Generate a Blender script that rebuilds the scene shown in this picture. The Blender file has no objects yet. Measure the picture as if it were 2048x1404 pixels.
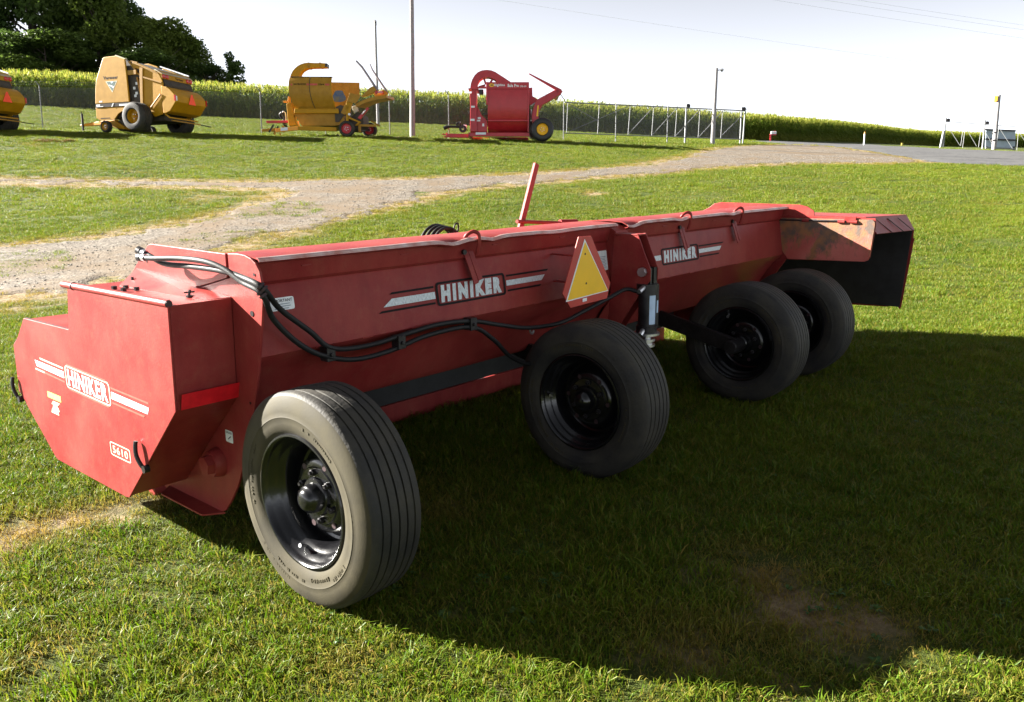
import bpy, math, random
import numpy as np
from mathutils import Vector, Matrix, noise as mnoise

random.seed(7)
rng = np.random.default_rng(7)
scene = bpy.context.scene
C = scene.collection

# ------------------------------------------------------------------ camera
F_PX = 1640.0                     # focal length in pixels of the 2048 px wide photograph
RM = np.array([[0.6580, -0.1690, 0.7340],      # world axes seen from the lens (x right, y down, z forward)
               [-0.7530, -0.1340, 0.6440],
               [-0.0110, -0.9770, -0.2150]])
_u, _s, _v = np.linalg.svd(RM); RM = _u @ _v
EYE = np.array([0.0, 0.0, 1.495])
cam_data = bpy.data.cameras.new('camera')
cam_data.sensor_width = 36.0
cam_data.lens = F_PX / 2048 * 36.0
cam_data.clip_start = 0.05
cam_data.clip_end = 3000
cam = bpy.data.objects.new('camera', cam_data)
C.objects.link(cam)
m = Matrix.Identity(4)
for i in range(3):
    m[i][0] = RM[i, 0]; m[i][1] = -RM[i, 1]; m[i][2] = -RM[i, 2]; m[i][3] = EYE[i]
cam.matrix_world = m
scene.camera = cam

# ------------------------------------------------------------------ sun, sky, exposure
SUN = Vector((0.49, -1.0, -0.468)).normalized()      # the way the light travels
w = bpy.data.worlds.new('World'); scene.world = w; w.use_nodes = True
nt = w.node_tree
bg = nt.nodes['Background']
sky = nt.nodes.new('ShaderNodeTexSky')
sky.sky_type = 'NISHITA'; sky.sun_disc = False
sky.sun_elevation = math.asin(-SUN.z)
sky.sun_rotation = math.atan2(-SUN.x, -SUN.y)
sky.altitude = 200; sky.air_density = 0.24; sky.dust_density = 0.15; sky.ozone_density = 0.0
hz_ = nt.nodes.new('ShaderNodeHueSaturation'); hz_.inputs['Saturation'].default_value = 0.22      # a pale hazy late summer sky
nt.links.new(sky.outputs[0], hz_.inputs['Color']); nt.links.new(hz_.outputs[0], bg.inputs[0])
bg.inputs[1].default_value = 0.05
sl = bpy.data.lights.new('sun', 'SUN'); sl.energy = 5.0; sl.angle = math.radians(0.5); sl.color = (1.0, 0.95, 0.86)
so = bpy.data.objects.new('sun', sl); C.objects.link(so)
so.rotation_euler = SUN.to_track_quat('-Z', 'Y').to_euler()
so.location = (-10, 25, 15)
vs = scene.view_settings
vs.view_transform = 'Standard'; vs.look = 'None'; vs.gamma = 1.0; vs.use_curve_mapping = False
vs.exposure = 2.9

# ------------------------------------------------------------------ materials
def mat(name, col, rough=0.6, metal=0.0, var=0.0, vscale=6.0, col2=None, bump=0.0, bscale=60.0, spec=0.5,
        streak=None, trans=0.0, detail=6.0):
    M = bpy.data.materials.new(name); M.use_nodes = True
    n = M.node_tree; N = n.nodes; L = n.links
    b = N['Principled BSDF']; b.inputs['Roughness'].default_value = rough
    b.inputs['Metallic'].default_value = metal; b.inputs['Specular IOR Level'].default_value = spec
    tc = N.new('ShaderNodeTexCoord')
    src = tc.outputs['Object']
    if streak:
        mp = N.new('ShaderNodeMapping'); mp.inputs['Scale'].default_value = streak; L.new(src, mp.inputs[0]); src = mp.outputs[0]
    c1 = tuple(col) + (1,)
    if var > 0 or col2:
        nz = N.new('ShaderNodeTexNoise'); nz.inputs['Scale'].default_value = vscale; nz.inputs['Detail'].default_value = detail
        nz.inputs['Roughness'].default_value = 0.62
        L.new(src, nz.inputs['Vector'])
        rp = N.new('ShaderNodeValToRGB')
        rp.color_ramp.elements[0].position = 0.35; rp.color_ramp.elements[1].position = 0.65
        c2 = tuple(col2) + (1,) if col2 else tuple(min(1, x * (1 + var)) for x in col) + (1,)
        cA = c1 if col2 else tuple(x * (1 - var) for x in col) + (1,)
        rp.color_ramp.elements[0].color = cA; rp.color_ramp.elements[1].color = c2
        L.new(nz.outputs['Fac'], rp.inputs[0]); L.new(rp.outputs[0], b.inputs['Base Color'])
        mr = N.new('ShaderNodeMapRange'); mr.inputs['To Min'].default_value = max(0.03, rough - 0.1); mr.inputs['To Max'].default_value = min(1, rough + 0.12)
        L.new(nz.outputs['Fac'], mr.inputs[0]); L.new(mr.outputs[0], b.inputs['Roughness'])
    else:
        b.inputs['Base Color'].default_value = c1
    if bump > 0:
        bz = N.new('ShaderNodeTexNoise'); bz.inputs['Scale'].default_value = bscale; bz.inputs['Detail'].default_value = 4
        L.new(src, bz.inputs['Vector'])
        bp = N.new('ShaderNodeBump'); bp.inputs['Strength'].default_value = bump; bp.inputs['Distance'].default_value = 0.02
        L.new(bz.outputs['Fac'], bp.inputs['Height']); L.new(bp.outputs[0], b.inputs['Normal'])
    return M

def paint(name, col, col2, rough=0.38, spec=0.5, dust=(0.28, 0.17, 0.12), amount=0.18, streak=None, runs=0.0):
    """old enamel: two mottled tones, a little dust, fine orange peel"""
    M = mat(name, col, rough, 0, 0, 3.5, col2, 0.06, 130.0, spec, streak)
    N = M.node_tree.nodes; L = M.node_tree.links; b = N['Principled BSDF']
    src = b.inputs['Base Color'].links[0].from_socket
    tc = N.new('ShaderNodeTexCoord')
    nz = N.new('ShaderNodeTexNoise'); nz.inputs['Scale'].default_value = 17; nz.inputs['Detail'].default_value = 9; nz.inputs['Roughness'].default_value = 0.75
    L.new(tc.outputs['Object'], nz.inputs['Vector'])
    mr = N.new('ShaderNodeMapRange'); mr.inputs['From Min'].default_value = 0.5; mr.inputs['From Max'].default_value = 0.78
    mr.inputs['To Max'].default_value = amount * 2
    L.new(nz.outputs['Fac'], mr.inputs[0])
    mx = N.new('ShaderNodeMix'); mx.data_type = 'RGBA'
    L.new(mr.outputs[0], mx.inputs[0]); L.new(src, mx.inputs[6]); mx.inputs[7].default_value = tuple(dust) + (1,)
    mp = N.new('ShaderNodeMapping'); mp.inputs['Scale'].default_value = (7, 7, .9); L.new(tc.outputs['Object'], mp.inputs[0])
    n3 = N.new('ShaderNodeTexNoise'); n3.inputs['Scale'].default_value = 2.5; n3.inputs['Detail'].default_value = 7; n3.inputs['Roughness'].default_value = 0.7; L.new(mp.outputs[0], n3.inputs['Vector'])
    r3 = N.new('ShaderNodeValToRGB'); r3.color_ramp.elements[0].position = 0.34; r3.color_ramp.elements[1].position = 0.60
    r3.color_ramp.elements[0].color = (.62, .60, .60, 1); r3.color_ramp.elements[1].color = (1, 1, 1, 1); L.new(n3.outputs['Fac'], r3.inputs[0])
    mu = N.new('ShaderNodeMix'); mu.data_type = 'RGBA'; mu.blend_type = 'MULTIPLY'; mu.inputs[0].default_value = runs
    L.new(mx.outputs[2], mu.inputs[6]); L.new(r3.outputs[0], mu.inputs[7])
    L.new(mu.outputs[2], b.inputs['Base Color'])
    return M

def rusty(name):
    M = mat(name, (0.36, 0.060, 0.048), 0.5, 0, 0, 2.2, (0.46, 0.125, 0.10), 0.12, 90)
    N = M.node_tree.nodes; L = M.node_tree.links; b = N['Principled BSDF']
    src = b.inputs['Base Color'].links[0].from_socket
    tc = N.new('ShaderNodeTexCoord')
    mp = N.new('ShaderNodeMapping'); mp.inputs['Scale'].default_value = (1, 1, 0.6); L.new(tc.outputs['Object'], mp.inputs[0])
    nz = N.new('ShaderNodeTexNoise'); nz.inputs['Scale'].default_value = 6.5; nz.inputs['Detail'].default_value = 10; nz.inputs['Roughness'].default_value = 0.72
    L.new(mp.outputs[0], nz.inputs['Vector'])
    sep = N.new('ShaderNodeSeparateXYZ'); L.new(tc.outputs['Object'], sep.inputs[0])
    ad = N.new('ShaderNodeMath'); ad.operation = 'MULTIPLY_ADD'; ad.inputs[1].default_value = 0.55
    L.new(sep.outputs['Z'], ad.inputs[0]); L.new(nz.outputs['Fac'], ad.inputs[2])
    rp = N.new('ShaderNodeValToRGB'); rp.color_ramp.elements[0].position = 0.42; rp.color_ramp.elements[1].position = 0.52
    L.new(ad.outputs[0], rp.inputs[0])
    n2 = N.new('ShaderNodeTexNoise'); n2.inputs['Scale'].default_value = 14; n2.inputs['Detail'].default_value = 6
    L.new(tc.outputs['Object'], n2.inputs['Vector'])
    r2 = N.new('ShaderNodeValToRGB')
    r2.color_ramp.elements[0].color = (0.10, 0.07, 0.055, 1); r2.color_ramp.elements[0].position = 0.38
    r2.color_ramp.elements[1].color = (0.26, 0.11, 0.045, 1); r2.color_ramp.elements[1].position = 0.62
    L.new(n2.outputs['Fac'], r2.inputs[0])
    mx = N.new('ShaderNodeMix'); mx.data_type = 'RGBA'
    L.new(rp.outputs[0], mx.inputs[0]); L.new(src, mx.inputs[6]); L.new(r2.outputs[0], mx.inputs[7])
    L.new(mx.outputs[2], b.inputs['Base Color'])
    return M

def leafmat(name, c1, c2, trans=0.35, scale=0.4, rough=0.55, dry=None):
    """leaf surface: diffuse plus light coming through; tone varies per instance, per place and by the 'tint' of each leaf"""
    M = bpy.data.materials.new(name); M.use_nodes = True
    N = M.node_tree.nodes; L = M.node_tree.links
    b = N['Principled BSDF']; b.inputs['Roughness'].default_value = rough; b.inputs['Specular IOR Level'].default_value = 0.2
    geo = N.new('ShaderNodeNewGeometry'); oi = N.new('ShaderNodeObjectInfo')
    nz = N.new('ShaderNodeTexNoise'); nz.inputs['Scale'].default_value = scale; nz.inputs['Detail'].default_value = 4
    L.new(geo.outputs['Position'], nz.inputs['Vector'])
    a = N.new('ShaderNodeMath'); a.operation = 'MULTIPLY_ADD'; a.inputs[1].default_value = 0.45
    L.new(oi.outputs['Random'], a.inputs[0])
    s = N.new('ShaderNodeMapRange'); s.inputs['From Min'].default_value = 0.3; s.inputs['From Max'].default_value = 0.7
    s.inputs['To Min'].default_value = -0.1; s.inputs['To Max'].default_value = 0.65
    L.new(nz.outputs['Fac'], s.inputs[0]); L.new(s.outputs[0], a.inputs[2])
    mx = N.new('ShaderNodeMix'); mx.data_type = 'RGBA'; mx.inputs[6].default_value = c1 + (1,); mx.inputs[7].default_value = c2 + (1,)
    L.new(a.outputs[0], mx.inputs[0])
    out = mx.outputs[2]
    if dry:
        at = N.new('ShaderNodeAttribute'); at.attribute_name = 'tint'
        ai = N.new('ShaderNodeAttribute'); ai.attribute_name = 'dryness'; ai.attribute_type = 'INSTANCER'
        sm = N.new('ShaderNodeMath'); sm.operation = 'ADD'; sm.use_clamp = True; L.new(at.outputs['Fac'], sm.inputs[0]); L.new(ai.outputs['Fac'], sm.inputs[1])
        m2 = N.new('ShaderNodeMix'); m2.data_type = 'RGBA'; m2.inputs[7].default_value = dry + (1,)
        L.new(sm.outputs[0], m2.inputs[0]); L.new(out, m2.inputs[6]); out = m2.outputs[2]
    L.new(out, b.inputs['Base Color'])
    t = N.new('ShaderNodeBsdfTranslucent'); L.new(out, t.inputs['Color'])
    ms = N.new('ShaderNodeMixShader'); ms.inputs[0].default_value = trans
    L.new(b.outputs[0], ms.inputs[1]); L.new(t.outputs[0], ms.inputs[2])
    L.new(ms.outputs[0], N['Material Output'].inputs['Surface'])
    return M

RED = paint('faded_red_enamel', (0.205, 0.020, 0.021), (0.255, 0.040, 0.034), 0.42, 0.16, (0.26, 0.12, 0.07), 0.13, runs=0.28)
RED_TOP = RED
BRIGHT_RED = mat('red_reflective_tape', (0.62, 0.012, 0.02), 0.3, var=0.15, vscale=20)
RUST = rusty('worn_red_paint_with_rust')
RUBBER = mat('tyre_rubber', (0.014, 0.014, 0.015), 0.66, 0, 0, 6, (0.040, 0.036, 0.028), 0.15, 80, 0.35)
SIDEW = mat('dusty_tyre_sidewall', (0.028, 0.0235, 0.0125), 0.78, 0, 0, 7, (0.050, 0.042, 0.022), 0.04, 160, 0.3)
BLACKP = mat('glossy_black_wheel_paint', (0.006, 0.006, 0.007), 0.2, 0, 0.3, 12, None, 0.03, 60, 0.6)
HOSE = mat('black_hydraulic_hose', (0.008, 0.008, 0.009), 0.55, 0, 0.3, 30, None, 0.1, 200, 0.3)
GASKET = mat('dark_rubber_edge', (0.03, 0.012, 0.015), 0.6, 0, 0.2, 20)
STEEL = mat('zinc_steel', (0.55, 0.55, 0.56), 0.32, 0.9, 0.15, 25)
WIREPALE = mat('bright_aluminium_cable', (0.62, 0.64, 0.66), 0.4, 0.2, 0.1, 8)
EDGEGLINT = mat('pale_edge_glint', (0.62, 0.50, 0.48), 0.35, 0.2, 0, 12, (0.45, 0.20, 0.17))  # pale colour painted as the bright glint of the hood flange
DKSTEEL = mat('dark_oily_steel', (0.028, 0.026, 0.028), 0.4, 0.6, 0.3, 25)
WHITE = mat('white_decal', (0.78, 0.80, 0.82), 0.5, 0, 0, 40, (0.62, 0.66, 0.70))
WORN = mat('worn_silver_decal', (0.66, 0.74, 0.78), 0.4, 0, 0, 10, (0.30, 0.32, 0.35), streak=(45, 45, 1.0))
DECALK = mat('black_decal', (0.010, 0.005, 0.006), 0.6, 0, 0.2, 30, spec=0.15)
DECALB = mat('brown_faded_decal', (0.20, 0.06, 0.04), 0.5, 0, 0.2, 30)
DECALR = mat('pale_decal_line', (0.72, 0.45, 0.33), 0.5, 0, 0.1, 30)
YDECAL = mat('yellow_warning_decal', (0.80, 0.60, 0.12), 0.5, 0, 0.1, 30)
YREFL = mat('yellow_fluorescent_sheet', (0.80, 0.47, 0.004), 0.45, 0, 0.05, 8)
SMVRED = mat('red_border_sheet', (0.42, 0.030, 0.024), 0.4, 0, 0.1, 10)
SMVORANGE = mat('orange_red_triangle_sheet', (0.95, 0.07, 0.02), 0.5, 0, 0.05, 10)
CYLBLUE = mat('pale_blue_label', (0.42, 0.55, 0.72), 0.5, 0, 0.12, 12)
PRINT = mat('small_grey_print', (0.20, 0.25, 0.30), 0.6, 0, 0.1, 30)
YELLOW = paint('machine_yellow_enamel', (0.36, 0.180, 0.003), (0.43, 0.220, 0.006), 0.45, 0.2, (0.28, 0.19, 0.05), 0.05)
YDARK = paint('weathered_yellow_enamel', (0.29, 0.145, 0.008), (0.37, 0.195, 0.022), 0.5, 0.25, (0.24, 0.16, 0.07), 0.2)
ORANGE = paint('orange_enamel', (0.75, 0.27, 0.01), (0.80, 0.33, 0.02), 0.4, 0.5, (0.4, 0.25, 0.1), 0.1)
CRIMSON = paint('crimson_machine_enamel', (0.36, 0.012, 0.020), (0.43, 0.018, 0.028), 0.33, 0.5, (0.25, 0.08, 0.06), 0.08)
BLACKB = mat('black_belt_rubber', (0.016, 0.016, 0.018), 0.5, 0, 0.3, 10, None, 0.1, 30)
DARKIN = mat('dark_machinery', (0.045, 0.036, 0.026), 0.7, 0, 0.4, 8)
LAMPRED = mat('red_lamp_lens', (0.42, 0.01, 0.008), 0.2, 0, 0.1, 10)
EMBG = mat('green_black_emblem', (0.015, 0.07, 0.06), 0.4, 0, 0.2, 10)
GALV = mat('galvanised_pipe', (0.19, 0.195, 0.20), 0.55, 0.3, 0.15, 8)
WIRE = mat('galvanised_wire', (0.22, 0.22, 0.23), 0.5, 0.5, 0.1, 8)
POLEW = mat('weathered_pole_wood', (0.34, 0.30, 0.26), 0.85, 0, 0, 5, (0.48, 0.44, 0.39), 0.4, 30, 0.2, streak=(9, 9, 0.5))
POLEG = mat('grey_pole_wood', (0.20, 0.19, 0.20), 0.85, 0, 0, 5, (0.32, 0.31, 0.31), 0.4, 30, 0.2, streak=(9, 9, 0.5))
BOARD = mat('blue_grey_board', (0.33, 0.40, 0.47), 0.6, 0, 0.1, 3)
TRUNK = mat('dark_bark', (0.06, 0.045, 0.035), 0.9, 0, 0.3, 6, None, 0.5, 12)

# ------------------------------------------------------------------ mesh builder and object tree helpers
CEN = {}
def thing(name, label, cat, loc, xdir=(1, 0, 0), up=(0, 0, 1), group=None):
    o = bpy.data.objects.new(name, None); C.objects.link(o)
    o.empty_display_size = 0.2
    z = Vector(up).normalized(); x = Vector(xdir); x = (x - z * x.dot(z)).normalized(); y = z.cross(x)
    mm = Matrix((x, y, z)).transposed().to_4x4(); mm.translation = Vector(loc)
    o.matrix_world = mm
    o['label'] = label; o['category'] = cat
    if group: o['group'] = group
    CEN[o.name] = Vector((0, 0, 0))
    return o

def tag(o, label, cat, group=None):
    o['label'] = label; o['category'] = cat
    if group: o['group'] = group
    return o

class MB:
    def __init__(s): s.v = []; s.f = []
    def add(s, vs_, fs_):
        b = len(s.v); s.v += [tuple(float(c) for c in p) for p in vs_]; s.f += [tuple(b + i for i in f) for f in fs_]; return s
    def box(s, lo, hi):
        x0, y0, z0 = lo; x1, y1, z1 = hi
        return s.add([(x0,y0,z0),(x1,y0,z0),(x1,y1,z0),(x0,y1,z0),(x0,y0,z1),(x1,y0,z1),(x1,y1,z1),(x0,y1,z1)],
                     [(0,3,2,1),(4,5,6,7),(0,1,5,4),(1,2,6,5),(2,3,7,6),(3,0,4,7)])
    def prism(s, poly, axis, a, b):
        """polygon in the two other axes, swept along axis from a to b"""
        n = len(poly); oth = [i for i in (0, 1, 2) if i != axis]
        def P(p, t):
            q = [0, 0, 0]; q[axis] = t; q[oth[0]] = p[0]; q[oth[1]] = p[1]; return q
        vv = [P(p, a) for p in poly] + [P(p, b) for p in poly]
        ff = [tuple(range(n - 1, -1, -1)), tuple(range(n, 2 * n))] + [(i, (i + 1) % n, n + (i + 1) % n, n + i) for i in range(n)]
        return s.add(vv, ff)
    def bar(s, p, q, wd, ht=None, up=(0, 0, 1)):
        """rectangular bar from p to q"""
        ht = ht or wd
        p = Vector(p); q = Vector(q); d = (q - p).normalized(); u = Vector(up)
        if abs(d.dot(u.normalized())) > 0.98: u = Vector((1, 0, 0)) if abs(d.x) < 0.9 else Vector((0, 1, 0))
        sd = d.cross(u).normalized() * (wd / 2); uu = sd.cross(d).normalized() * (ht / 2)
        vv = [p - sd - uu, p + sd - uu, p + sd + uu, p - sd + uu, q - sd - uu, q + sd - uu, q + sd + uu, q - sd + uu]
        return s.add(vv, [(0,1,2,3),(7,6,5,4),(0,4,5,1),(1,5,6,2),(2,6,7,3),(3,7,4,0)])
    def tube(s, pts, r, seg=10, r2=None, caps=True):
        pts = [Vector(p) for p in pts]; n = len(pts); rings = []
        t0 = (pts[1] - pts[0]).normalized()
        nrm = t0.orthogonal().normalized()
        for i, p in enumerate(pts):
            t = ((pts[min(i + 1, n - 1)] - pts[max(i - 1, 0)])).normalized()
            nrm = (nrm - t * nrm.dot(t)).normalized(); bn = t.cross(nrm)
            rr = r if r2 is None else r + (r2 - r) * i / (n - 1)
            rings.append([p + (nrm * math.cos(2*math.pi*k/seg) + bn * math.sin(2*math.pi*k/seg)) * rr for k in range(seg)])
        vv = [v for ring in rings for v in ring]; ff = []
        for i in range(n - 1):
            for k in range(seg):
                ff.append((i*seg+k, i*seg+(k+1) % seg, (i+1)*seg+(k+1) % seg, (i+1)*seg+k))
        if caps: ff += [tuple(range(seg - 1, -1, -1)), tuple(range((n-1)*seg, n*seg))]
        return s.add(vv, ff)
    def lathe(s, prof, c, axis, seg=48, cap=False):
        """profile of (along-axis, radius) turned about an axis through c"""
        a = Vector(axis).normalized(); u = a.orthogonal().normalized(); wv = a.cross(u); c = Vector(c)
        vv = []; n = len(prof)
        for k in range(seg):
            t = 2 * math.pi * k / seg; d = u * math.cos(t) + wv * math.sin(t)
            vv += [c + a * x + d * r for x, r in prof]
        ff = [(k*n+i, k*n+i+1, ((k+1) % seg)*n+i+1, ((k+1) % seg)*n+i) for k in range(seg) for i in range(n-1)]
        return s.add(vv, ff)
    def ball(s, c, r, seg=12, sc=(1, 1, 1)):
        prof = [(-math.cos(math.pi*i/8), max(1e-4, math.sin(math.pi*i/8))) for i in range(9)]
        b = MB().lathe(prof, (0, 0, 0), (0, 0, 1), seg)
        return s.add([(c[0]+v[0]*r*sc[0], c[1]+v[1]*r*sc[1], c[2]+v[2]*r*sc[2]) for v in b.v], b.f)
    def build(s, name, material, parent=None, smooth=None, bevel=0.0, kind=None, solid=None):
        v = np.array(s.v); ctr = (v.min(0) + v.max(0)) / 2
        me = bpy.data.meshes.new(name)
        me.from_pydata([tuple(p) for p in (v - ctr)], [], s.f); me.update()
        for mtl in (material if isinstance(material, (list, tuple)) else [material]): me.materials.append(mtl)
        if smooth is not None:
            me.polygons.foreach_set('use_smooth', [True] * len(me.polygons))
            try: me.set_sharp_from_angle(angle=math.radians(smooth))
            except Exception: pass
        o = bpy.data.objects.new(name, me); C.objects.link(o)
        ctr = Vector(ctr)
        if parent is not None:
            o.parent = parent; o.location = ctr - CEN[parent.name]
        else: o.location = ctr
        CEN[o.name] = ctr
        if bevel:
            bm_ = o.modifiers.new('bevel', 'BEVEL'); bm_.width = bevel; bm_.segments = 2; bm_.limit_method = 'ANGLE'; bm_.angle_limit = math.radians(40)
        if kind: o['kind'] = kind
        return o

KIDS = {}
def kids(o):
    return [x for x in bpy.data.objects if x.parent == o]
def copy_tree(o, parent=None):
    ch = kids(o)
    c = o.copy(); C.objects.link(c)
    if parent is not None: c.parent = parent
    CEN[c.name] = CEN[o.name].copy()
    for k in ch: copy_tree(k, c)
    return c

def text2d(txt, bold=0.02, shear=0.0):
    """flat outline of some words as 2D vertices scaled to the unit square, with faces"""
    cu = bpy.data.curves.new('lettering', 'FONT'); cu.body = txt; cu.offset = bold; cu.shear = shear; cu.resolution_u = 3; cu.space_character = 1.0 + bold * 5
    o = bpy.data.objects.new('lettering', cu); C.objects.link(o)
    dg = bpy.context.evaluated_depsgraph_get(); dg.update()
    me = bpy.data.meshes.new_from_object(o.evaluated_get(dg))
    v = np.array([tuple(p.co) for p in me.vertices]); f = [tuple(p.vertices) for p in me.polygons]
    bpy.data.objects.remove(o); bpy.data.curves.remove(cu); bpy.data.meshes.remove(me)
    v = v[:, :2]; v = (v - v.min(0)) / (v.max(0) - v.min(0))
    return v, f
def words(mb, txt, fn, bold=0.02, shear=0.0, track=None):
    """lettering laid on a surface: fn maps (0..1, 0..1) to a point"""
    v, f = text2d(txt, bold, shear)
    mb.add([fn(a, b) for a, b in v], f); return mb
def rrect(x0, y0, x1, y1, r, n=4):
    out = []
    for cx, cy, a in ((x1-r, y0+r, -90), (x1-r, y1-r, 0), (x0+r, y1-r, 90), (x0+r, y0+r, 180)):
        for i in range(n + 1):
            t = math.radians(a + 90 * i / n); out.append((cx + r*math.cos(t), cy + r*math.sin(t)))
    return out
def ring_flat(mb, outer, inner, fn):
    n = len(outer); vv = [fn(*p) for p in outer] + [fn(*p) for p in inner]
    mb.add(vv, [(i, (i+1) % n, n+(i+1) % n, n+i) for i in range(n)]); return mb
def flat(mb, poly, fn):
    mb.add([fn(*p) for p in poly], [tuple(range(len(poly)))]); return mb
def each(polys, fn, name, material, parent):
    for p in polys: flat(MB(), p, fn).build(name, material, parent)
def catmull(pts, k=6):
    P = [Vector(p) for p in pts]; P = [P[0]*2-P[1]] + P + [P[-1]*2-P[-2]]; out = []
    for i in range(1, len(P) - 2):
        for j in range(k):
            t = j / k; a, b, c, d = P[i-1], P[i], P[i+1], P[i+2]
            out.append(0.5*((2*b)+(c-a)*t+(2*a-5*b+4*c-d)*t*t+(3*b-a-3*c+d)*t*t*t))
    out.append(P[-2]); return out

# ------------------------------------------------------------------ terrain
def pt(x, y, d):
    """photo pixel (2048 wide) and depth in metres -> place in the world; used to place things from image pixels"""
    r = RM @ np.array([(x - 1024) / F_PX, (y - 702) / F_PX, 1.0]); return EYE + r * d
ALPHA = Vector((RM[0, 2], RM[1, 2], 0)).normalized()          # away from the camera, level with the lawn
RHO = Vector((ALPHA.y, -ALPHA.x, 0))                          # to the right
UPB = Vector((0.05, 0.03, 1)).normalized()
ctl = []
for d in (-8, -2, 3, 6, 8.8):
    for l in (-14, -6, 0, 6, 14): ctl.append(tuple(ALPHA * d + RHO * l))
for p in [(0,565,11.2),(1024,560,11),(2048,540,11),(0,490,14),(1024,470,14.5),(2048,450,15),(0,430,17.5),(700,410,18),(1400,400,18.5),(2048,400,18.5),
          (0,376,21.5),(600,380,20.5),(1024,372,21.5),(1500,350,24),(2048,362,23),(0,356,23),(600,358,23),(1000,350,23.5),(1250,338,25.5),
          (2048,332,29),(1850,325,30),(1600,328,28),(1430,300,34),(0,300,28.5),(600,310,28),(1100,310,29.5),
          (0,264,33.5),(270,267,33.5),(680,274,34),(1085,284,35.5),(86,258,38.5),(524,270,38.5),(898,275,39),(1128,281,40),(1370,288,42),(1485,289,43),
          (1700,290,60),(1885,297,62),(2048,304,60),(-200,200,66),(100,212,66),(500,236,67),(820,245,68),(1200,265,74),(1540,281,86),(1850,291,146),(2120,296,165),
          (100,197,105),(460,212,105),(1000,232,120),(1540,272,130),(1024,243,200),(2300,302,220),(-600,200,200)]:
    ctl.append(tuple(pt(*p)))
ctl = np.array(ctl)
def _tps(P, Q):
    d2 = ((P[:, None, :] - Q[None, :, :]) ** 2).sum(-1); return np.where(d2 > 0, 0.5 * d2 * np.log(np.maximum(d2, 1e-12)), 0)
_SC = 40.0
_P = ctl[:, :2] / _SC; _n = len(_P)
_A = np.zeros((_n + 3, _n + 3)); _A[:_n, :_n] = _tps(_P, _P) + np.eye(_n) * 2e-4
_A[:_n, _n] = 1; _A[:_n, _n+1:] = _P; _A[_n, :_n] = 1; _A[_n+1:, :_n] = _P.T
_W = np.linalg.solve(_A, np.r_[ctl[:, 2], 0, 0, 0])
_a2 = np.array([ALPHA.x, ALPHA.y]); _r2 = np.array([RHO.x, RHO.y])
def height(xy):
    xy = np.atleast_2d(np.asarray(xy, float))
    d = xy @ _a2; l = xy @ _r2
    dc = np.clip(d, -8, 175); lc = np.clip(l, np.minimum(-16, -0.75 * dc), np.maximum(16, 0.75 * dc))
    q = dc[:, None] * _a2 + lc[:, None] * _r2
    out = np.empty(len(q))
    for i in range(0, len(q), 20000):
        s_ = q[i:i+20000] / _SC
        out[i:i+20000] = _tps(s_, _P) @ _W[:_n] + _W[_n] + s_ @ _W[_n+1:]
    k = np.clip((d - 0) / 9.0, 0, 1)          # the mown lawn round the machine is flat
    flatk = np.where(d < 7.5, 0, np.clip((d - 7.5) / 2.5, 0, 1))
    return out * flatk
def gz(x, y): return float(height([(x, y)])[0])
def hit(x, y):
    """where the sight line of an image pixel meets the ground"""
    D = np.concatenate([np.arange(1.5, 60, 0.05), np.arange(60, 260, 0.25)])
    r = RM @ np.array([(x - 1024) / F_PX, (y - 702) / F_PX, 1.0])
    P = EYE + D[:, None] * r
    h = height(P[:, :2]); below = np.nonzero(P[:, 2] <= h)[0]
    i = below[0] if len(below) else len(D) - 1
    return Vector((P[i, 0], P[i, 1], h[i])), D[i]
def ground_at(x, y, d):
    p = pt(x, y, d); return Vector((p[0], p[1], gz(p[0], p[1])))

GRAV_PX = [(-120,357),(0,358),(300,363),(600,363),(850,358),(1000,351),(1150,343),(1250,334),(1330,322),(1390,311),(1430,298),(1500,292),(1570,290),(1640,292),
           (1720,302),(1800,315),(1850,324),(1760,327),(1600,327),(1450,334),(1300,347),(1120,362),(990,374),(900,384),(850,396),(760,418),(660,440),(600,458),
           (520,480),(430,510),(330,545),(200,580),(60,590),(-120,610),(-120,505),(0,494),(150,478),(280,462),(400,440),(480,418),(540,400),(575,386),(540,379),(400,376),(250,372),(0,368),(-120,367)]
ASPH_PX = [(1570,289.5),(1490,283),(1540,281.5),(1640,285),(1760,290),(1885,298),(2048,304),(2200,309),(2300,352),(2150,340),(2048,333),(1950,330),(1852,324.5),(1800,314),(1722,301.5),(1642,291.5)]
def poly_world(px): return np.array([tuple(hit(*p)[0])[:2] for p in px])
GRAV = poly_world(GRAV_PX); ASPH = poly_world(ASPH_PX)
def inside(P, poly):
    x, y = P[:, 0], P[:, 1]; r = np.zeros(len(P), bool); n = len(poly); j = n - 1
    for i in range(n):
        xi, yi = poly[i]; xj, yj = poly[j]
        cnd = ((yi > y) != (yj > y)) & (x < (xj - xi) * (y - yi) / (yj - yi + 1e-12) + xi)
        r ^= cnd; j = i
    return r
def edge_dist(P, poly):
    d = np.full(len(P), 1e9); n = len(poly)
    for i in range(n):
        a = poly[i]; b = poly[(i+1) % n]; ab = b - a
        t = np.clip(((P - a) @ ab) / (ab @ ab + 1e-9), 0, 1); q = a + t[:, None] * ab
        d = np.minimum(d, np.hypot(*(P - q).T))
    return d
def nz2(P, s, seed=0.0):
    return np.array([mnoise.noise((p[0]*s + seed, p[1]*s - seed, seed)) for p in P])

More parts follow.
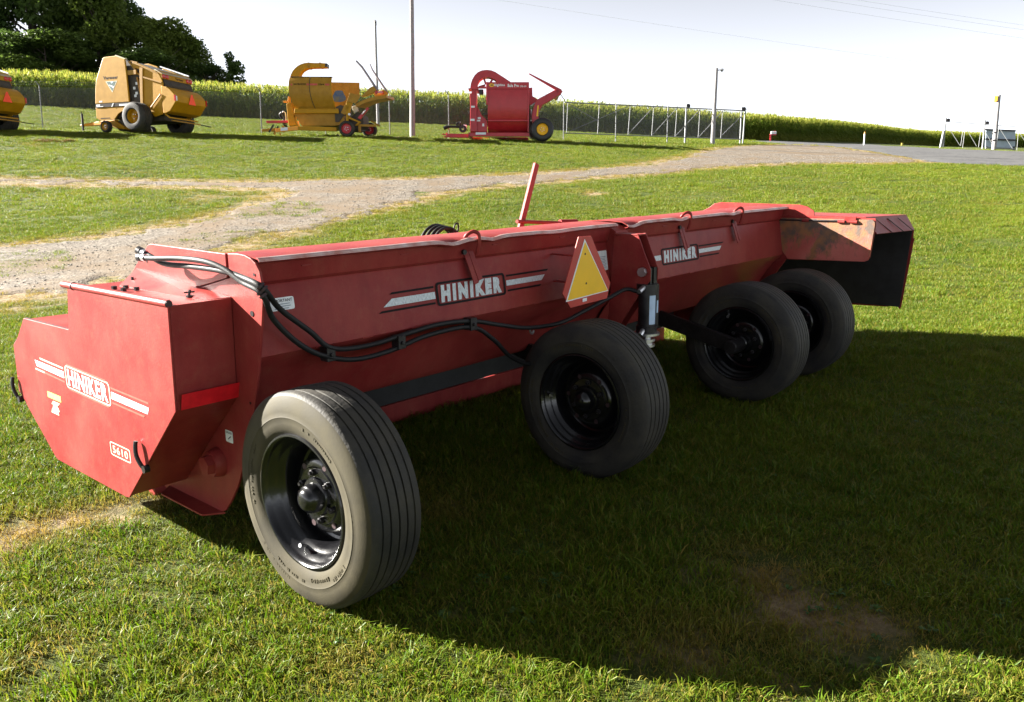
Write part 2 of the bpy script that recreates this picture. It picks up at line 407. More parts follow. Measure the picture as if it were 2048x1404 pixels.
def dl(d, l): return np.stack([d * _a2[0] + l * _r2[0], d * _a2[1] + l * _r2[1]], -1)
def grow(a, b, step, end, k=1.25):
    out = list(np.arange(a, b + 1e-6, step)); s = step
    while out[-1] < end: s *= k; out.append(out[-1] + s)
    return np.array(out)
Dv = grow(-8, 46, 0.3, 1500); Lv = np.concatenate([-grow(0, 27, 0.3, 1500)[::-1][:-1], grow(0, 27, 0.3, 1500)])
DD, LL = np.meshgrid(Dv, Lv, indexing='ij')
XY = dl(DD.ravel(), LL.ravel()); ZZ = height(XY)
dk = XY @ _a2
ing = inside(XY, GRAV) | inside(XY, ASPH)
near = (dk < 60) & (np.abs(XY @ _r2) < 40)
dist = np.full(len(XY), 50.0)
dist[near] = np.minimum(edge_dist(XY[near], GRAV), edge_dist(XY[near], ASPH))
# small unevenness of turf
ZZ = ZZ + np.where(near, np.array([mnoise.noise((p[0]*0.9, p[1]*0.9, 3.1)) if n_ else 0 for p, n_ in zip(XY, near)]) * np.where(dk > 10, 0.03, 0.012) * np.where(ing, 0, np.clip(dist / 2.0 - .4, 0, 1)), 0)
dry = np.clip(1 - dist / 0.9, 0, 1) * 0.9
def blot(px, r, a):
    c = np.array(tuple(hit(*px)[0])[:2]); return a * np.exp(-((XY - c) ** 2).sum(1) / (r * r))
BLOTS = [((40,1070),0.26,1.0),((130,1050),0.22,1.0),((215,1030),0.2,1.0),((290,1010),0.14,0.9),((90,1330),.10,.7),((880,1170),.08,.4),((690,1330),0.1,0.4),((1190,388),0.35,0.9),((1530,1150),0.16,1.0),((1590,1240),0.14,0.9),((1540,1190),.14,.9),((1750,1270),0.14,0.9),((1420,1330),.12,.8),
         ((560,392),0.9,0.8),((430,395),0.8,0.5),((480,380),0.8,0.5),((60,590),0.8,0.9),((200,565),0.7,0.7),((30,620),0.4,0.6),((1330,325),1.0,0.5),((1760,870),0.2,0.3),
         ((560,470),0.6,0.6),((480,500),0.6,0.7),((60,290),0.6,0.2),((700,1000),0.5,0.3),((1450,1300),0.25,0.4)]
for b_ in BLOTS: dry = np.maximum(dry, blot(*b_))
nd, nl = len(Dv), len(Lv)
idx = np.arange(nd * nl).reshape(nd, nl)
faces = np.stack([idx[:-1, :-1], idx[:-1, 1:], idx[1:, 1:], idx[1:, :-1]], -1).reshape(-1, 4)
me = bpy.data.meshes.new('ground')
me.from_pydata(np.c_[XY, ZZ].tolist(), [], faces[:, ::-1].tolist()); me.update()
me.polygons.foreach_set('use_smooth', [True] * len(me.polygons))
at = me.attributes.new('dry', 'FLOAT', 'POINT'); at.data.foreach_set('value', dry.astype(np.float32))
ground = bpy.data.objects.new('ground', me); C.objects.link(ground); ground['kind'] = 'structure'

def ground_material():
    M = bpy.data.materials.new('mown_turf'); M.use_nodes = True
    N = M.node_tree.nodes; L = M.node_tree.links; b = N['Principled BSDF']
    b.inputs['Roughness'].default_value = 0.9; b.inputs['Specular IOR Level'].default_value = 0.15
    geo = N.new('ShaderNodeNewGeometry')
    def nz(s, d=5, r=0.6):
        n = N.new('ShaderNodeTexNoise'); n.inputs['Scale'].default_value = s; n.inputs['Detail'].default_value = d; n.inputs['Roughness'].default_value = r
        L.new(geo.outputs['Position'], n.inputs['Vector']); return n.outputs['Fac']
    def ramp(fac, a, b_, ca, cb):
        r = N.new('ShaderNodeValToRGB'); r.color_ramp.elements[0].position = a; r.color_ramp.elements[1].position = b_
        r.color_ramp.elements[0].color = ca + (1,); r.color_ramp.elements[1].color = cb + (1,); L.new(fac, r.inputs[0]); return r.outputs[0]
    def mix(fac, a, b_):
        x = N.new('ShaderNodeMix'); x.data_type = 'RGBA'; L.new(fac, x.inputs[0])
        if isinstance(a, tuple): x.inputs[6].default_value = a + (1,)
        else: L.new(a, x.inputs[6])
        if isinstance(b_, tuple): x.inputs[7].default_value = b_ + (1,)
        else: L.new(b_, x.inputs[7])
        return x.outputs[2]
    big = ramp(nz(0.35, 4), 0.38, 0.62, (0.036, 0.070, 0.006), (0.088, 0.115, 0.012))
    fine = ramp(nz(9, 6, 0.7), 0.35, 0.68, (0.040, 0.052, 0.010), (0.100, 0.125, 0.016))
    half = N.new('ShaderNodeValue'); half.outputs[0].default_value = 0.5
    green = mix(half.outputs[0], big, fine)
    blades = ramp(nz(55, 3, 0.7), 0.35, 0.7, (0.018, 0.026, 0.005), (0.120, 0.135, 0.030))
    q = N.new('ShaderNodeValue'); q.outputs[0].default_value = 0.4
    green = mix(q.outputs[0], green, blades)
    straw = ramp(nz(16, 6, 0.7), 0.35, 0.7, (0.140, 0.092, 0.048), (0.40, 0.31, 0.18))
    at = N.new('ShaderNodeAttribute'); at.attribute_name = 'dry'
    ad = N.new('ShaderNodeMath'); ad.operation = 'ADD'; L.new(at.outputs['Fac'], ad.inputs[0])
    mr = N.new('ShaderNodeMapRange'); mr.inputs['From Min'].default_value = 0.35; mr.inputs['From Max'].default_value = 0.65
    mr.inputs['To Min'].default_value = -0.45; mr.inputs['To Max'].default_value = 0.3
    L.new(nz(4.5, 6, 0.7), mr.inputs[0]); L.new(mr.outputs[0], ad.inputs[1])
    mr2 = N.new('ShaderNodeMapRange'); mr2.inputs['From Min'].default_value = 0.1; mr2.inputs['From Max'].default_value = 0.75
    L.new(ad.outputs[0], mr2.inputs[0])
    L.new(mix(mr2.outputs[0], green, straw), b.inputs['Base Color'])
    bp = N.new('ShaderNodeBump'); bp.inputs['Strength'].default_value = 0.9; bp.inputs['Distance'].default_value = 0.06
    L.new(nz(22, 6, 0.75), bp.inputs['Height']); L.new(bp.outputs[0], b.inputs['Normal'])
    return M
me.materials.append(ground_material())

def sheet(name, poly, cell, wob, lift, material, seed):
    lo = np.array([(poly @ _a2).min(), (poly @ _r2).min()]) - 0.5; hi_ = np.array([(poly @ _a2).max(), (poly @ _r2).max()]) + 0.5
    dv = np.arange(lo[0], hi_[0], cell); lv = np.arange(lo[1], hi_[1], cell)
    dd, ll = np.meshgrid(dv, lv, indexing='ij'); P = dl(dd.ravel(), ll.ravel())
    cand = edge_dist(P, poly) < 1.0
    off = np.zeros_like(P)
    ci = np.nonzero(cand)[0]
    off[ci, 0] = nz2(P[ci], 0.8, seed) * wob + nz2(P[ci], 3.1, seed + 5) * wob * 0.5
    off[ci, 1] = nz2(P[ci], 0.8, seed + 9) * wob + nz2(P[ci], 3.1, seed + 13) * wob * 0.5
    ins = inside(P + off, poly).reshape(dd.shape)
    cells = ins[:-1, :-1] & ins[1:, :-1] & ins[:-1, 1:] & ins[1:, 1:]
    id_ = np.arange(dd.size).reshape(dd.shape)
    fa = np.stack([id_[:-1, :-1][cells], id_[:-1, 1:][cells], id_[1:, 1:][cells], id_[1:, :-1][cells]], -1)[:, ::-1]
    used, inv = np.unique(fa, return_inverse=True)
    Pu = P[used]; z = height(Pu) + lift
    cnt = np.bincount(inv.ravel(), minlength=len(used))
    z = z + nz2(Pu, 1.3, seed + 2) * 0.012 - np.where(cnt < 4, 0.026, 0)
    me = bpy.data.meshes.new(name); me.from_pydata(np.c_[Pu, z].tolist(), [], inv.reshape(-1, 4).tolist()); me.update()
    me.polygons.foreach_set('use_smooth', [True] * len(me.polygons)); me.materials.append(material)
    o = bpy.data.objects.new(name, me); C.objects.link(o); o['kind'] = 'structure'; return o
def gravel_material(name, c1, c2, dust, scale, bump):
    M = mat(name, c1, 0.9, 0, 0, scale, c2, bump, scale * 1.2, 0.2, detail=8)
    N = M.node_tree.nodes; L = M.node_tree.links; b = N['Principled BSDF']
    src = b.inputs['Base Color'].links[0].from_socket
    geo = N.new('ShaderNodeNewGeometry'); nz = N.new('ShaderNodeTexNoise'); nz.inputs['Scale'].default_value = 0.8; nz.inputs['Detail'].default_value = 7; nz.inputs['Roughness'].default_value = 0.65
    L.new(geo.outputs['Position'], nz.inputs['Vector'])
    rp = N.new('ShaderNodeValToRGB'); rp.color_ramp.elements[0].position = 0.42; rp.color_ramp.elements[1].position = 0.62
    L.new(nz.outputs['Fac'], rp.inputs[0])
    n2 = N.new('ShaderNodeTexNoise'); n2.inputs['Scale'].default_value = 6.5; n2.inputs['Detail'].default_value = 8; n2.inputs['Roughness'].default_value = 0.8
    L.new(geo.outputs['Position'], n2.inputs['Vector'])
    r2 = N.new('ShaderNodeValToRGB'); r2.color_ramp.elements[0].position = 0.36; r2.color_ramp.elements[1].position = 0.66
    r2.color_ramp.elements[0].color = (.42, .40, .37, 1); r2.color_ramp.elements[1].color = (1.35, 1.35, 1.35, 1); L.new(n2.outputs['Fac'], r2.inputs[0])
    mu = N.new('ShaderNodeMix'); mu.data_type = 'RGBA'; mu.blend_type = 'MULTIPLY'; mu.inputs[0].default_value = 1; L.new(src, mu.inputs[6]); L.new(r2.outputs[0], mu.inputs[7]); src = mu.outputs[2]
    mx = N.new('ShaderNodeMix'); mx.data_type = 'RGBA'; L.new(rp.outputs[0], mx.inputs[0]); L.new(src, mx.inputs[6]); mx.inputs[7].default_value = dust + (1,)
    L.new(mx.outputs[2], b.inputs['Base Color']); return M
sheet('gravel_road', GRAV, 0.09, 0.75, 0.022, gravel_material('crushed_gravel', (0.078, 0.066, 0.054), (0.235, 0.205, 0.170), (0.135, 0.098, 0.062), 26, 0.9), 1.7)
sheet('asphalt_drive', ASPH, 0.35, 0.3, 0.032, gravel_material('worn_asphalt', (0.055, 0.056, 0.06), (0.12, 0.12, 0.125), (0.10, 0.10, 0.10), 30, 0.25), 4.2)

# ------------------------------------------------------------------ scattering by points + geometry nodes
def scatter(name, pts, rot, scl, protos, kind='stuff', dryness=None):
    me = bpy.data.meshes.new(name); me.from_pydata([tuple(p) for p in pts], [], []); me.update()
    a = me.attributes.new('rot', 'FLOAT_VECTOR', 'POINT'); a.data.foreach_set('vector', np.asarray(rot, np.float32).ravel())
    a = me.attributes.new('scl', 'FLOAT_VECTOR', 'POINT'); a.data.foreach_set('vector', np.asarray(scl, np.float32).ravel())
    if dryness is not None:
        a = me.attributes.new('dryness', 'FLOAT', 'POINT'); a.data.foreach_set('value', np.asarray(dryness, np.float32))
    o = bpy.data.objects.new(name, me); C.objects.link(o)
    col = bpy.data.collections.new(name + '_kinds')
    for p in protos: col.objects.link(p)
    ng = bpy.data.node_groups.new(name + '_spread', 'GeometryNodeTree')
    ng.interface.new_socket('Geometry', in_out='INPUT', socket_type='NodeSocketGeometry')
    ng.interface.new_socket('Geometry', in_out='OUTPUT', socket_type='NodeSocketGeometry')
    N = ng.nodes; gi = N.new('NodeGroupInput'); go = N.new('NodeGroupOutput')
    ip = N.new('GeometryNodeInstanceOnPoints'); ci = N.new('GeometryNodeCollectionInfo')
    ci.inputs['Collection'].default_value = col; ci.inputs['Separate Children'].default_value = True; ci.inputs['Reset Children'].default_value = True
    ip.inputs['Pick Instance'].default_value = True
    ra = N.new('GeometryNodeInputNamedAttribute'); ra.data_type = 'FLOAT_VECTOR'; ra.inputs['Name'].default_value = 'rot'
    sa = N.new('GeometryNodeInputNamedAttribute'); sa.data_type = 'FLOAT_VECTOR'; sa.inputs['Name'].default_value = 'scl'
    ng.links.new(gi.outputs[0], ip.inputs['Points']); ng.links.new(ci.outputs[0], ip.inputs['Instance'])
    ng.links.new(ra.outputs['Attribute'], ip.inputs['Rotation']); ng.links.new(sa.outputs['Attribute'], ip.inputs['Scale'])
    ng.links.new(ip.outputs[0], go.inputs[0])
    md = o.modifiers.new('spread', 'NODES'); md.node_group = ng
    o['kind'] = kind
    return o
def proto(name, V, Fc, tint, material):
    me = bpy.data.meshes.new(name); me.from_pydata([tuple(v) for v in V], [], Fc); me.update()
    a = me.attributes.new('tint', 'FLOAT', 'POINT'); a.data.foreach_set('value', np.asarray(tint, np.float32))
    me.materials.append(material); return bpy.data.objects.new(name, me)

GRASSM = leafmat('grass_blade', (0.028, 0.098, 0.002), (0.112, 0.185, 0.003), 0.4, 0.5, 0.5, (0.28, 0.19, 0.045))
def tuft(name, n, rad, h0, h1, wd, seed, dryp):
    r = random.Random(seed); V = []; Fc = []; T = []
    for _ in range(n):
        a = r.random() * 6.283; q = rad * math.sqrt(r.random()); x, y = q * math.cos(a), q * math.sin(a)
        h = r.uniform(h0, h1); la = r.random() * 6.283; lean = r.uniform(0.3, 1.7) * h; b = r.random() * 3.14
        wx, wy = math.cos(b) * wd * r.uniform(.6, 1.2), math.sin(b) * wd * r.uniform(.6, 1.2)
        lx, ly = math.cos(la) * lean, math.sin(la) * lean; k = len(V)
        V += [(x-wx, y-wy, -0.006), (x+wx, y+wy, -0.006), (x+lx*.4-wx*.75, y+ly*.4-wy*.75, h*.62), (x+lx*.4+wx*.75, y+ly*.4+wy*.75, h*.62), (x+lx, y+ly, h*r.uniform(.75, 1.0))]
        Fc += [(k, k+1, k+3, k+2), (k+2, k+3, k+4)]
        t = r.uniform(.6, 1.0) if r.random() < dryp else r.random() ** 2 * 0.6
        T += [t*.9, t*.9, t*.8, t*.8, t]
    return proto(name, V, Fc, T, GRASSM)
tufts = [tuft('grass_tuft', 56, 0.095, 0.010, 0.030, 0.0019, s_, dp) for s_, dp in ((1, .08), (2, .14), (3, .22), (4, .10))] + [tuft('grass_tuft', 40, 0.07, 0.02, 0.058, 0.0022, 9, .06)]
BLOTC = [(np.array(tuple(hit(*px)[0])[:2]), r_, a_) for px, r_, a_ in BLOTS]
def lawn_points(d0, d1, dens, sc, sink=0.0):
    n = int((d1 - d0) * 2 * 0.70 * d1 * dens)
    d = rng.uniform(d0, d1, n); l = rng.uniform(-1, 1, n) * 0.70 * d1
    k = np.abs(l) < 0.68 * d + 0.5; d, l = d[k], l[k]
    P = dl(d, l)
    if d1 > 9:
        inn = (inside(P, GRAV) & ((edge_dist(P, GRAV) > 0.30) | (rng.random(len(P)) < 0.45))) | inside(P, ASPH)
        tn = nz2(P, 0.55, 21.0)
        keep = ~inn | ((tn > 0.18) & inside(P, GRAV) & (edge_dist(P, GRAV) < 1.9) & (rng.random(len(P)) < 0.75) & ((P @ _a2) < 19))
        P = P[keep]
    dv = np.clip(1 - edge_dist(P, GRAV) / 0.8, 0, 1) * 0.7 if d1 > 9 else np.zeros(len(P))
    for px_, r_, a_ in BLOTC: dv = np.maximum(dv, a_ * np.exp(-((P - px_) ** 2).sum(1) / (r_ * r_)))
    dv = np.clip(dv + 0.5 * nz2(P, 2.2, 77.0) * (dv > 0.05) + np.clip(nz2(P, 1.1, 31.0) - .25, 0, 1) * .5, 0, 1)
    k = rng.random(len(P)) > dv ** 1.5 * 0.75; P = P[k]; dv = dv[k]
    z = height(P) - sink
    s_ = rng.uniform(0.75, 1.3, len(P)) * sc
    big = 1 + 0.35 * nz2(P, 0.8, 44.0)
    rot = np.c_[rng.uniform(-.12, .12, len(P)), rng.uniform(-.12, .12, len(P)), rng.uniform(0, 6.283, len(P))]
    s_ = s_ * (1 - .35 * dv)
    return np.c_[P, z], rot, np.c_[s_, s_, s_ * big], dv * .8
sets = [lawn_points(1.6, 4.6, 430, 1.0), lawn_points(4.6, 9, 270, 1.05), lawn_points(9, 18, 120, 1.25), lawn_points(18, 36, 48, 1.6), lawn_points(36, 68, 9, 2.4)]
c_ = np.array(tuple(hit(1270, 1080)[0])[:2]); Pc = c_ + rng.normal(0, .11, (45, 2)); k_ = rng.uniform(.8, 1.3, 45)
sets.append((np.c_[Pc, height(Pc)], np.c_[rng.uniform(-.3, .3, (45, 2)), rng.uniform(0, 6.28, 45)], np.c_[k_, k_, k_*1.3], np.zeros(45)))
lawn = scatter('lawn_grass', np.concatenate([s_[0] for s_ in sets]), np.concatenate([s_[1] for s_ in sets]), np.concatenate([s_[2] for s_ in sets]), tufts, dryness=np.concatenate([s_[3] for s_ in sets]))

# broad leaved weeds and clover in the turf
def weed(seed):
    r = random.Random(seed); V = []; Fc = []; T = []
    for i in range(r.randint(6, 9)):
        a = i*.85 + r.uniform(-.2, .2); ln = r.uniform(.025, .055); wd = ln*.22; z = r.uniform(.008, .028); c_, s_ = math.cos(a), math.sin(a); k = len(V)
        for t, w_, zz in ((.1, .3, .004), (.45, 1, z), (.8, .8, z*1.1), (1, .1, z*.8)):
            V += [(c_*ln*t - s_*wd*w_, s_*ln*t + c_*wd*w_, zz), (c_*ln*t + s_*wd*w_, s_*ln*t - c_*wd*w_, zz)]; T += [0, 0]
        Fc += [(k, k+1, k+3, k+2), (k+2, k+3, k+5, k+4), (k+4, k+5, k+7, k+6)]
    return proto('broadleaf_weed', V, Fc, T, WEEDM)
WEEDM = leafmat('weed_leaf', (0.030, 0.085, 0.016), (0.075, 0.130, 0.030), 0.3, 3.0, 0.5)
nw = 900; dw = rng.uniform(1.8, 9, nw); lw = rng.uniform(-1, 1, nw)*.66*dw; Pw = dl(dw, lw); Pw = Pw[(nz2(Pw, 1.3, 60.0) > 0.08)]
kw_ = rng.uniform(.3, .75, len(Pw)); scatter('lawn_weeds', np.c_[Pw, height(Pw) + .004], np.c_[rng.uniform(-.1, .1, (len(Pw), 2)), rng.uniform(0, 6.28, len(Pw))], np.c_[kw_, kw_, kw_], [weed(1), weed(2), weed(3)])

# loose stones of the gravel
STONE = leafmat('pale_limestone_chip', (0.10, 0.092, 0.082), (0.40, 0.375, 0.34), 0.0, 9.0, 0.9)
def stone(seed):
    r = random.Random(seed); b = MB().ball((0, 0, 0), 0.02, 6, (1, .8, .6))
    return proto('gravel_stone', [tuple(c * r.uniform(.8, 1.2) for c in v) for v in b.v], b.f, [0]*len(b.v), STONE)
n = 26000
Pg = dl(rng.uniform(10, 33, n), rng.uniform(-16, 16, n))
Pg = Pg[inside(Pg, GRAV) | ((edge_dist(Pg, GRAV) < 0.35) & (rng.random(len(Pg)) < 0.3))]
sg = rng.uniform(0.35, 1.0, len(Pg))
scatter('gravel_stones', np.c_[Pg, height(Pg) + 0.028], np.c_[rng.uniform(-.3,.3,(len(Pg), 2)), rng.uniform(0,6.28,len(Pg))], np.c_[sg, sg, sg*.6], [stone(1), stone(2), stone(3)])

# ------------------------------------------------------------------ maize field
CORNM = leafmat('maize_leaf', (0.055, 0.120, 0.010), (0.130, 0.185, 0.018), 0.5, 0.25, 0.5, (0.30, 0.30, 0.05))
def maize(seed):
    r = random.Random(seed); V = []; Fc = []; T = []; H = r.uniform(2.15, 2.5)
    k = len(V)
    for z, q in ((-0.1, .016), (H*.9, .008)):
        for a in (0, 2.09, 4.19): V.append((q*math.cos(a), q*math.sin(a), z)); T.append(.45 if z < 1 else .2)
    Fc += [(0, 1, 4, 3), (1, 2, 5, 4), (2, 0, 3, 5)]
    for i in range(13):
        z0 = 0.15 + (H - .35) * i / 12; a = r.uniform(0, 6.28); ln = r.uniform(.5, .85) * (1 if i < 10 else .75); wd = r.uniform(.035, .055)
        rise = r.uniform(.15, .4); dx, dy = math.cos(a), math.sin(a); sx, sy = -dy*wd, dx*wd; k = len(V)
        dr = min(1, max(0, (1 - z0 / 1.3)) * r.uniform(.4, 1.2)) if z0 < 1.3 else (r.random() ** 2.2)
        for t in (0, .35, .7, 1):
            x = ln*t; zz = z0 + rise*math.sin(min(1, t*1.25)*2.2) - (.45 if i < 9 else .15)*t*t*ln*1.3; ww = (.7, 1, .75, .08)[(0, .35, .7, 1).index(t)]
            V += [(dx*x - sx*ww, dy*x - sy*ww, zz), (dx*x + sx*ww, dy*x + sy*ww, zz)]; T += [dr*.7, dr]
        Fc += [(k, k+1, k+3, k+2), (k+2, k+3, k+5, k+4), (k+4, k+5, k+7, k+6)]
    for i in range(6):
        a = r.uniform(0, 6.28); q = r.uniform(.03, .16); k = len(V)
        V += [(-.01, 0, H*.88), (.01, 0, H*.88), (q*math.cos(a)+.008, q*math.sin(a), H + r.uniform(-.06, .18)), (q*math.cos(a)-.008, q*math.sin(a), H + .02)]; T += [1, 1, 1, 1]
        Fc += [(k, k+1, k+2, k+3)]
    return proto('maize_plant', V, Fc, T, CORNM)
edge_px = [(-260,200,66),(-100,205,66),(100,212,66),(300,224,66.5),(500,236,67),(660,240.5,67.5),(820,245,68),(1010,255,70.5),(1200,265,74),(1370,273,79),(1540,281,86),(1640,284.5,100),(1740,287.5,118),(1850,291,146),(1960,293.5,156),(2120,296,165)]
ew = np.array([tuple(pt(*p))[:2] for p in edge_px])
seg = np.hypot(*np.diff(ew, axis=0).T); cum = np.r_[0, np.cumsum(seg)]
pl = []
for row in range(12):
    s_ = np.arange(0, cum[-1], 0.20 if row < 5 else 0.3); s_ = s_ + rng.uniform(-.06, .06, len(s_))
    q = np.c_[np.interp(s_, cum, ew[:, 0]), np.interp(s_, cum, ew[:, 1])]
    q = q + _a2 * (row * 0.72) + rng.normal(0, .05, q.shape); pl.append(q)
pl = np.concatenate(pl)
sc_ = rng.uniform(.9, 1.1, len(pl)) * (1 + 0.06 * nz2(pl, .12, 3.0))
scatter('maize_field', np.c_[pl, height(pl)], np.c_[rng.uniform(-.06, .06, len(pl)), rng.uniform(-.06, .06, len(pl)), rng.uniform(0, 6.28, len(pl))], np.c_[sc_, sc_, sc_], [maize(i) for i in range(7)])

# ------------------------------------------------------------------ trees beyond the maize
LEAFD = leafmat('dark_tree_leaf', (0.036, 0.075, 0.016), (0.080, 0.120, 0.022), 0.42, 0.12)
LEAFL = leafmat('light_tree_leaf', (0.060, 0.105, 0.016), (0.120, 0.160, 0.026), 0.48, 0.12)
def crown_mesh(seed, wd, ht, n, leaf, gap, base=0.06):
    r = np.random.default_rng(seed)
    k = 26
    cz = r.uniform(base, 0.9, k); rad = np.interp(cz, [0, .15, .45, .75, 1], [.55, .85, 1, .75, .25])
    ca = r.uniform(0, 6.28, k); cr = rad * np.sqrt(r.uniform(0.05, 1, k)) * .78
    cen = np.c_[cr*np.cos(ca)*wd/2, cr*np.sin(ca)*wd/2, cz*ht]; sz = r.uniform(.16, .30, k) * wd * (1 - gap)
    w_ = sz ** 2; w_ /= w_.sum(); pick = r.choice(k, n, p=w_)
    dirs = r.normal(size=(n, 3)); dirs /= np.linalg.norm(dirs, axis=1)[:, None]
    q = cen[pick] + dirs * (sz[pick] * r.uniform(.45, 1.12, n) ** .6)[:, None] * [1, 1, .8]
    q = q[q[:, 2] > 0.02*ht]; n = len(q)
    a = r.normal(size=(n, 3)); a /= np.linalg.norm(a, axis=1)[:, None]; b = np.cross(a, r.normal(size=(n, 3))); b /= np.linalg.norm(b, axis=1)[:, None]
    s1 = (leaf * r.uniform(.5, 1.3, n))[:, None]; s2 = s1 * r.uniform(.4, .8, n)[:, None]
    V = np.stack([q - a*s1, q - b*s2, q + a*s1, q + b*s2], 1).reshape(-1, 3)
    Fc = np.arange(4*n).reshape(-1, 4)
    mb = bpy.data.meshes.new('crown'); mb.from_pydata(V.tolist(), [], Fc.tolist()); mb.update(); return mb
def trunk_mb(ht, wd, seed):
    r = random.Random(seed); t = MB()
    pts = [(r.uniform(-.1, .1)*i, r.uniform(-.1, .1)*i, ht*.8*i/5 - (0.4 if i == 0 else 0)) for i in range(6)]
    t.tube(pts, ht*.02, 8, ht*.006)
    for _ in range(9):
        z = r.uniform(.2, .65)*ht; a = r.uniform(0, 6.28); ln = wd*.42*r.uniform(.5, 1)
        t.tube([(0, 0, z), (math.cos(a)*ln*.5, math.sin(a)*ln*.5, z+ln*.35), (math.cos(a)*ln, math.sin(a)*ln, z+ln*.8)], ht*.008, 5, ht*.002)
    return t
kinds = [(crown_mesh(11, 10, 16, 15000, .22, .16), LEAFD, 10, 16), (crown_mesh(12, 9, 14, 13000, .22, .18), LEAFD, 9, 14), (crown_mesh(13, 8, 12, 11000, .21, .18), LEAFL, 8, 12), (crown_mesh(14, 5, 9, 2600, .21, .34, .1), LEAFD, 5, 9)]
for me_, ml, _, _ in kinds: me_.materials.append(ml)
TREES = [  # pixel of the foot, depth, kind, height m, width m, label
 (-150,186,108,0,19,13,'broad dark tree at the far left, its crown running past the picture edge'),
 (-30,190,104,0,22,12,'tall dark tree above the left baler, crown cut by the top edge'),
 (75,194,106,1,22,13,'tall dark tree left of the fence post, crown cut by the top edge'),
 (150,196,110,0,21,13,'tall dark tree behind the left fence post, crown reaching the top edge'),
 (205,198,104,2,16.0,10,'dark tree straight behind the tall yellow side shield of the baler'),
 (240,197,108,1,14.0,9,'dark tree above the baler shield where the tree line starts to drop'),
 (285,201,106,0,11.4,9,'round topped dark tree above the black belts of the baler'),
 (335,204,104,2,10.6,9,'lighter green tree right of the round topped one, sun on its crown'),
 (378,206,106,2,8.8,8,'sunlit green tree on the shoulder of the tree line'),
 (415,208,104,1,5.6,6.5,'low dark tree at the right end of the solid tree line'),
 (440,209,110,1,3.9,5,'short bushy tree at the foot of the slender tree'),
 (464,210,104,3,7.2,4.2,'slender open tree standing alone right of the tree line'),
 (100,196,98,1,8.5,12,'dark undergrowth tree low in front of the tall trees'),
 (300,203,98,1,6.5,12,'dark undergrowth tree low behind the yellow baler'),
 (10,193,98,0,8.5,12,'dark undergrowth tree low behind the left baler')]
for i, (x, y, d, k, h_, w_, lab) in enumerate(TREES):
    p = ground_at(x, y, d); p.z -= 0.3
    t = thing('tree', lab, 'tree', p, (math.cos(i*1.7), math.sin(i*1.7), 0), UPB, 'trees beyond the maize field')
    me_, ml, kw, kh = kinds[k]
    cr = bpy.data.objects.new('crown', me_); C.objects.link(cr); cr.parent = t; cr.scale = (w_/kw, w_/kw, h_/kh)
    CEN[cr.name] = Vector((0, 0, 0))
    trunk_mb(h_, w_, i).build('trunk', TRUNK, t, 60)

# ------------------------------------------------------------------ the flail shredder (coordinates in metres, world = local + BASE)
BASE = Vector((3.9, 2.9, 0))
sh = thing('flail_shredder', 'long faded red flail shredder on four black tyres parked across the lawn in front', 'farm machine', BASE)
CEN[sh.name] = BASE + Vector((0, 0, .075))          # the parts below are set from a level .075 m under the turf, after ground and wheels were scaled about the camera

REAR = [(2.895,.592),(2.885,.60),(2.87,.62),(2.83,.68),(2.765,.78),(2.71,.852),(2.668,.884),(2.650,.905),(2.653,.93),(2.668,1.04),(2.686,1.155),(2.690,1.166),(2.676,1.18),(2.668,1.215),(2.662,1.250)]
TOP = [(2.640,1.2535),(2.622,1.2575),(2.618,1.262),(2.622,1.2665),(2.66,1.2715),(2.74,1.2755),(2.84,1.2735),(2.93,1.266),(3.02,1.251),(3.12,1.225),(3.24,1.175),(3.36,1.10),(3.47,1.0),(3.56,.86),(3.62,.70),(3.66,.50),(3.70,.30),(3.72,.19)]
def skin(prof, x0, x1, nx, t, wav, dents=()):
    """bent sheet: profile in (y, z) swept along x, with thickness and a little waviness"""
    mb = MB(); n = len(prof); P = [Vector(p) for p in prof]; nor = []
    for i in range(n):
        d = (P[min(i+1, n-1)] - P[max(i-1, 0)]).normalized(); nor.append(Vector((d.y, -d.x)))
    vv = []
    for j in range(nx + 1):
        x = x0 + (x1 - x0) * j / nx
        for side in (0, 1):
            for i in range(n):
                k = wav * (mnoise.noise((x*1.9, P[i].x*5, P[i].y*5)) + .5*mnoise.noise((x*5.5, P[i].x*4, 7)))
                if 15 <= i <= 19 or (n < 18 and i <= 4):
                    pass
                q = P[i] + nor[i] * (k - side * t)
                dz = 0
                for dx_, wdt, amt, i0, i1 in dents:
                    if i0 <= i <= i1: dz += amt * math.exp(-((x-dx_)/wdt)**2)
                vv.append((x, q.x, q.y + dz))
    m2 = 2 * n; ff = []
    for j in range(nx):
        a = j*m2; b = a + m2
        for i in range(n-1):
            ff += [(a+i, a+i+1, b+i+1, b+i), (a+n+i+1, a+n+i, b+n+i, b+n+i+1)]
        ff += [(a, b, b+n, a+n), (a+n-1, a+2*n-1, b+2*n-1, b+n-1)]
    for e in (0, nx*m2):
        for i in range(n-1):
            q = (e+i, e+n+i, e+n+i+1, e+i+1); ff.append(q if e == 0 else q[::-1])
    mb.add(vv, ff); return mb
HALF = ((1.612, 3.895), (4.0, 6.24))
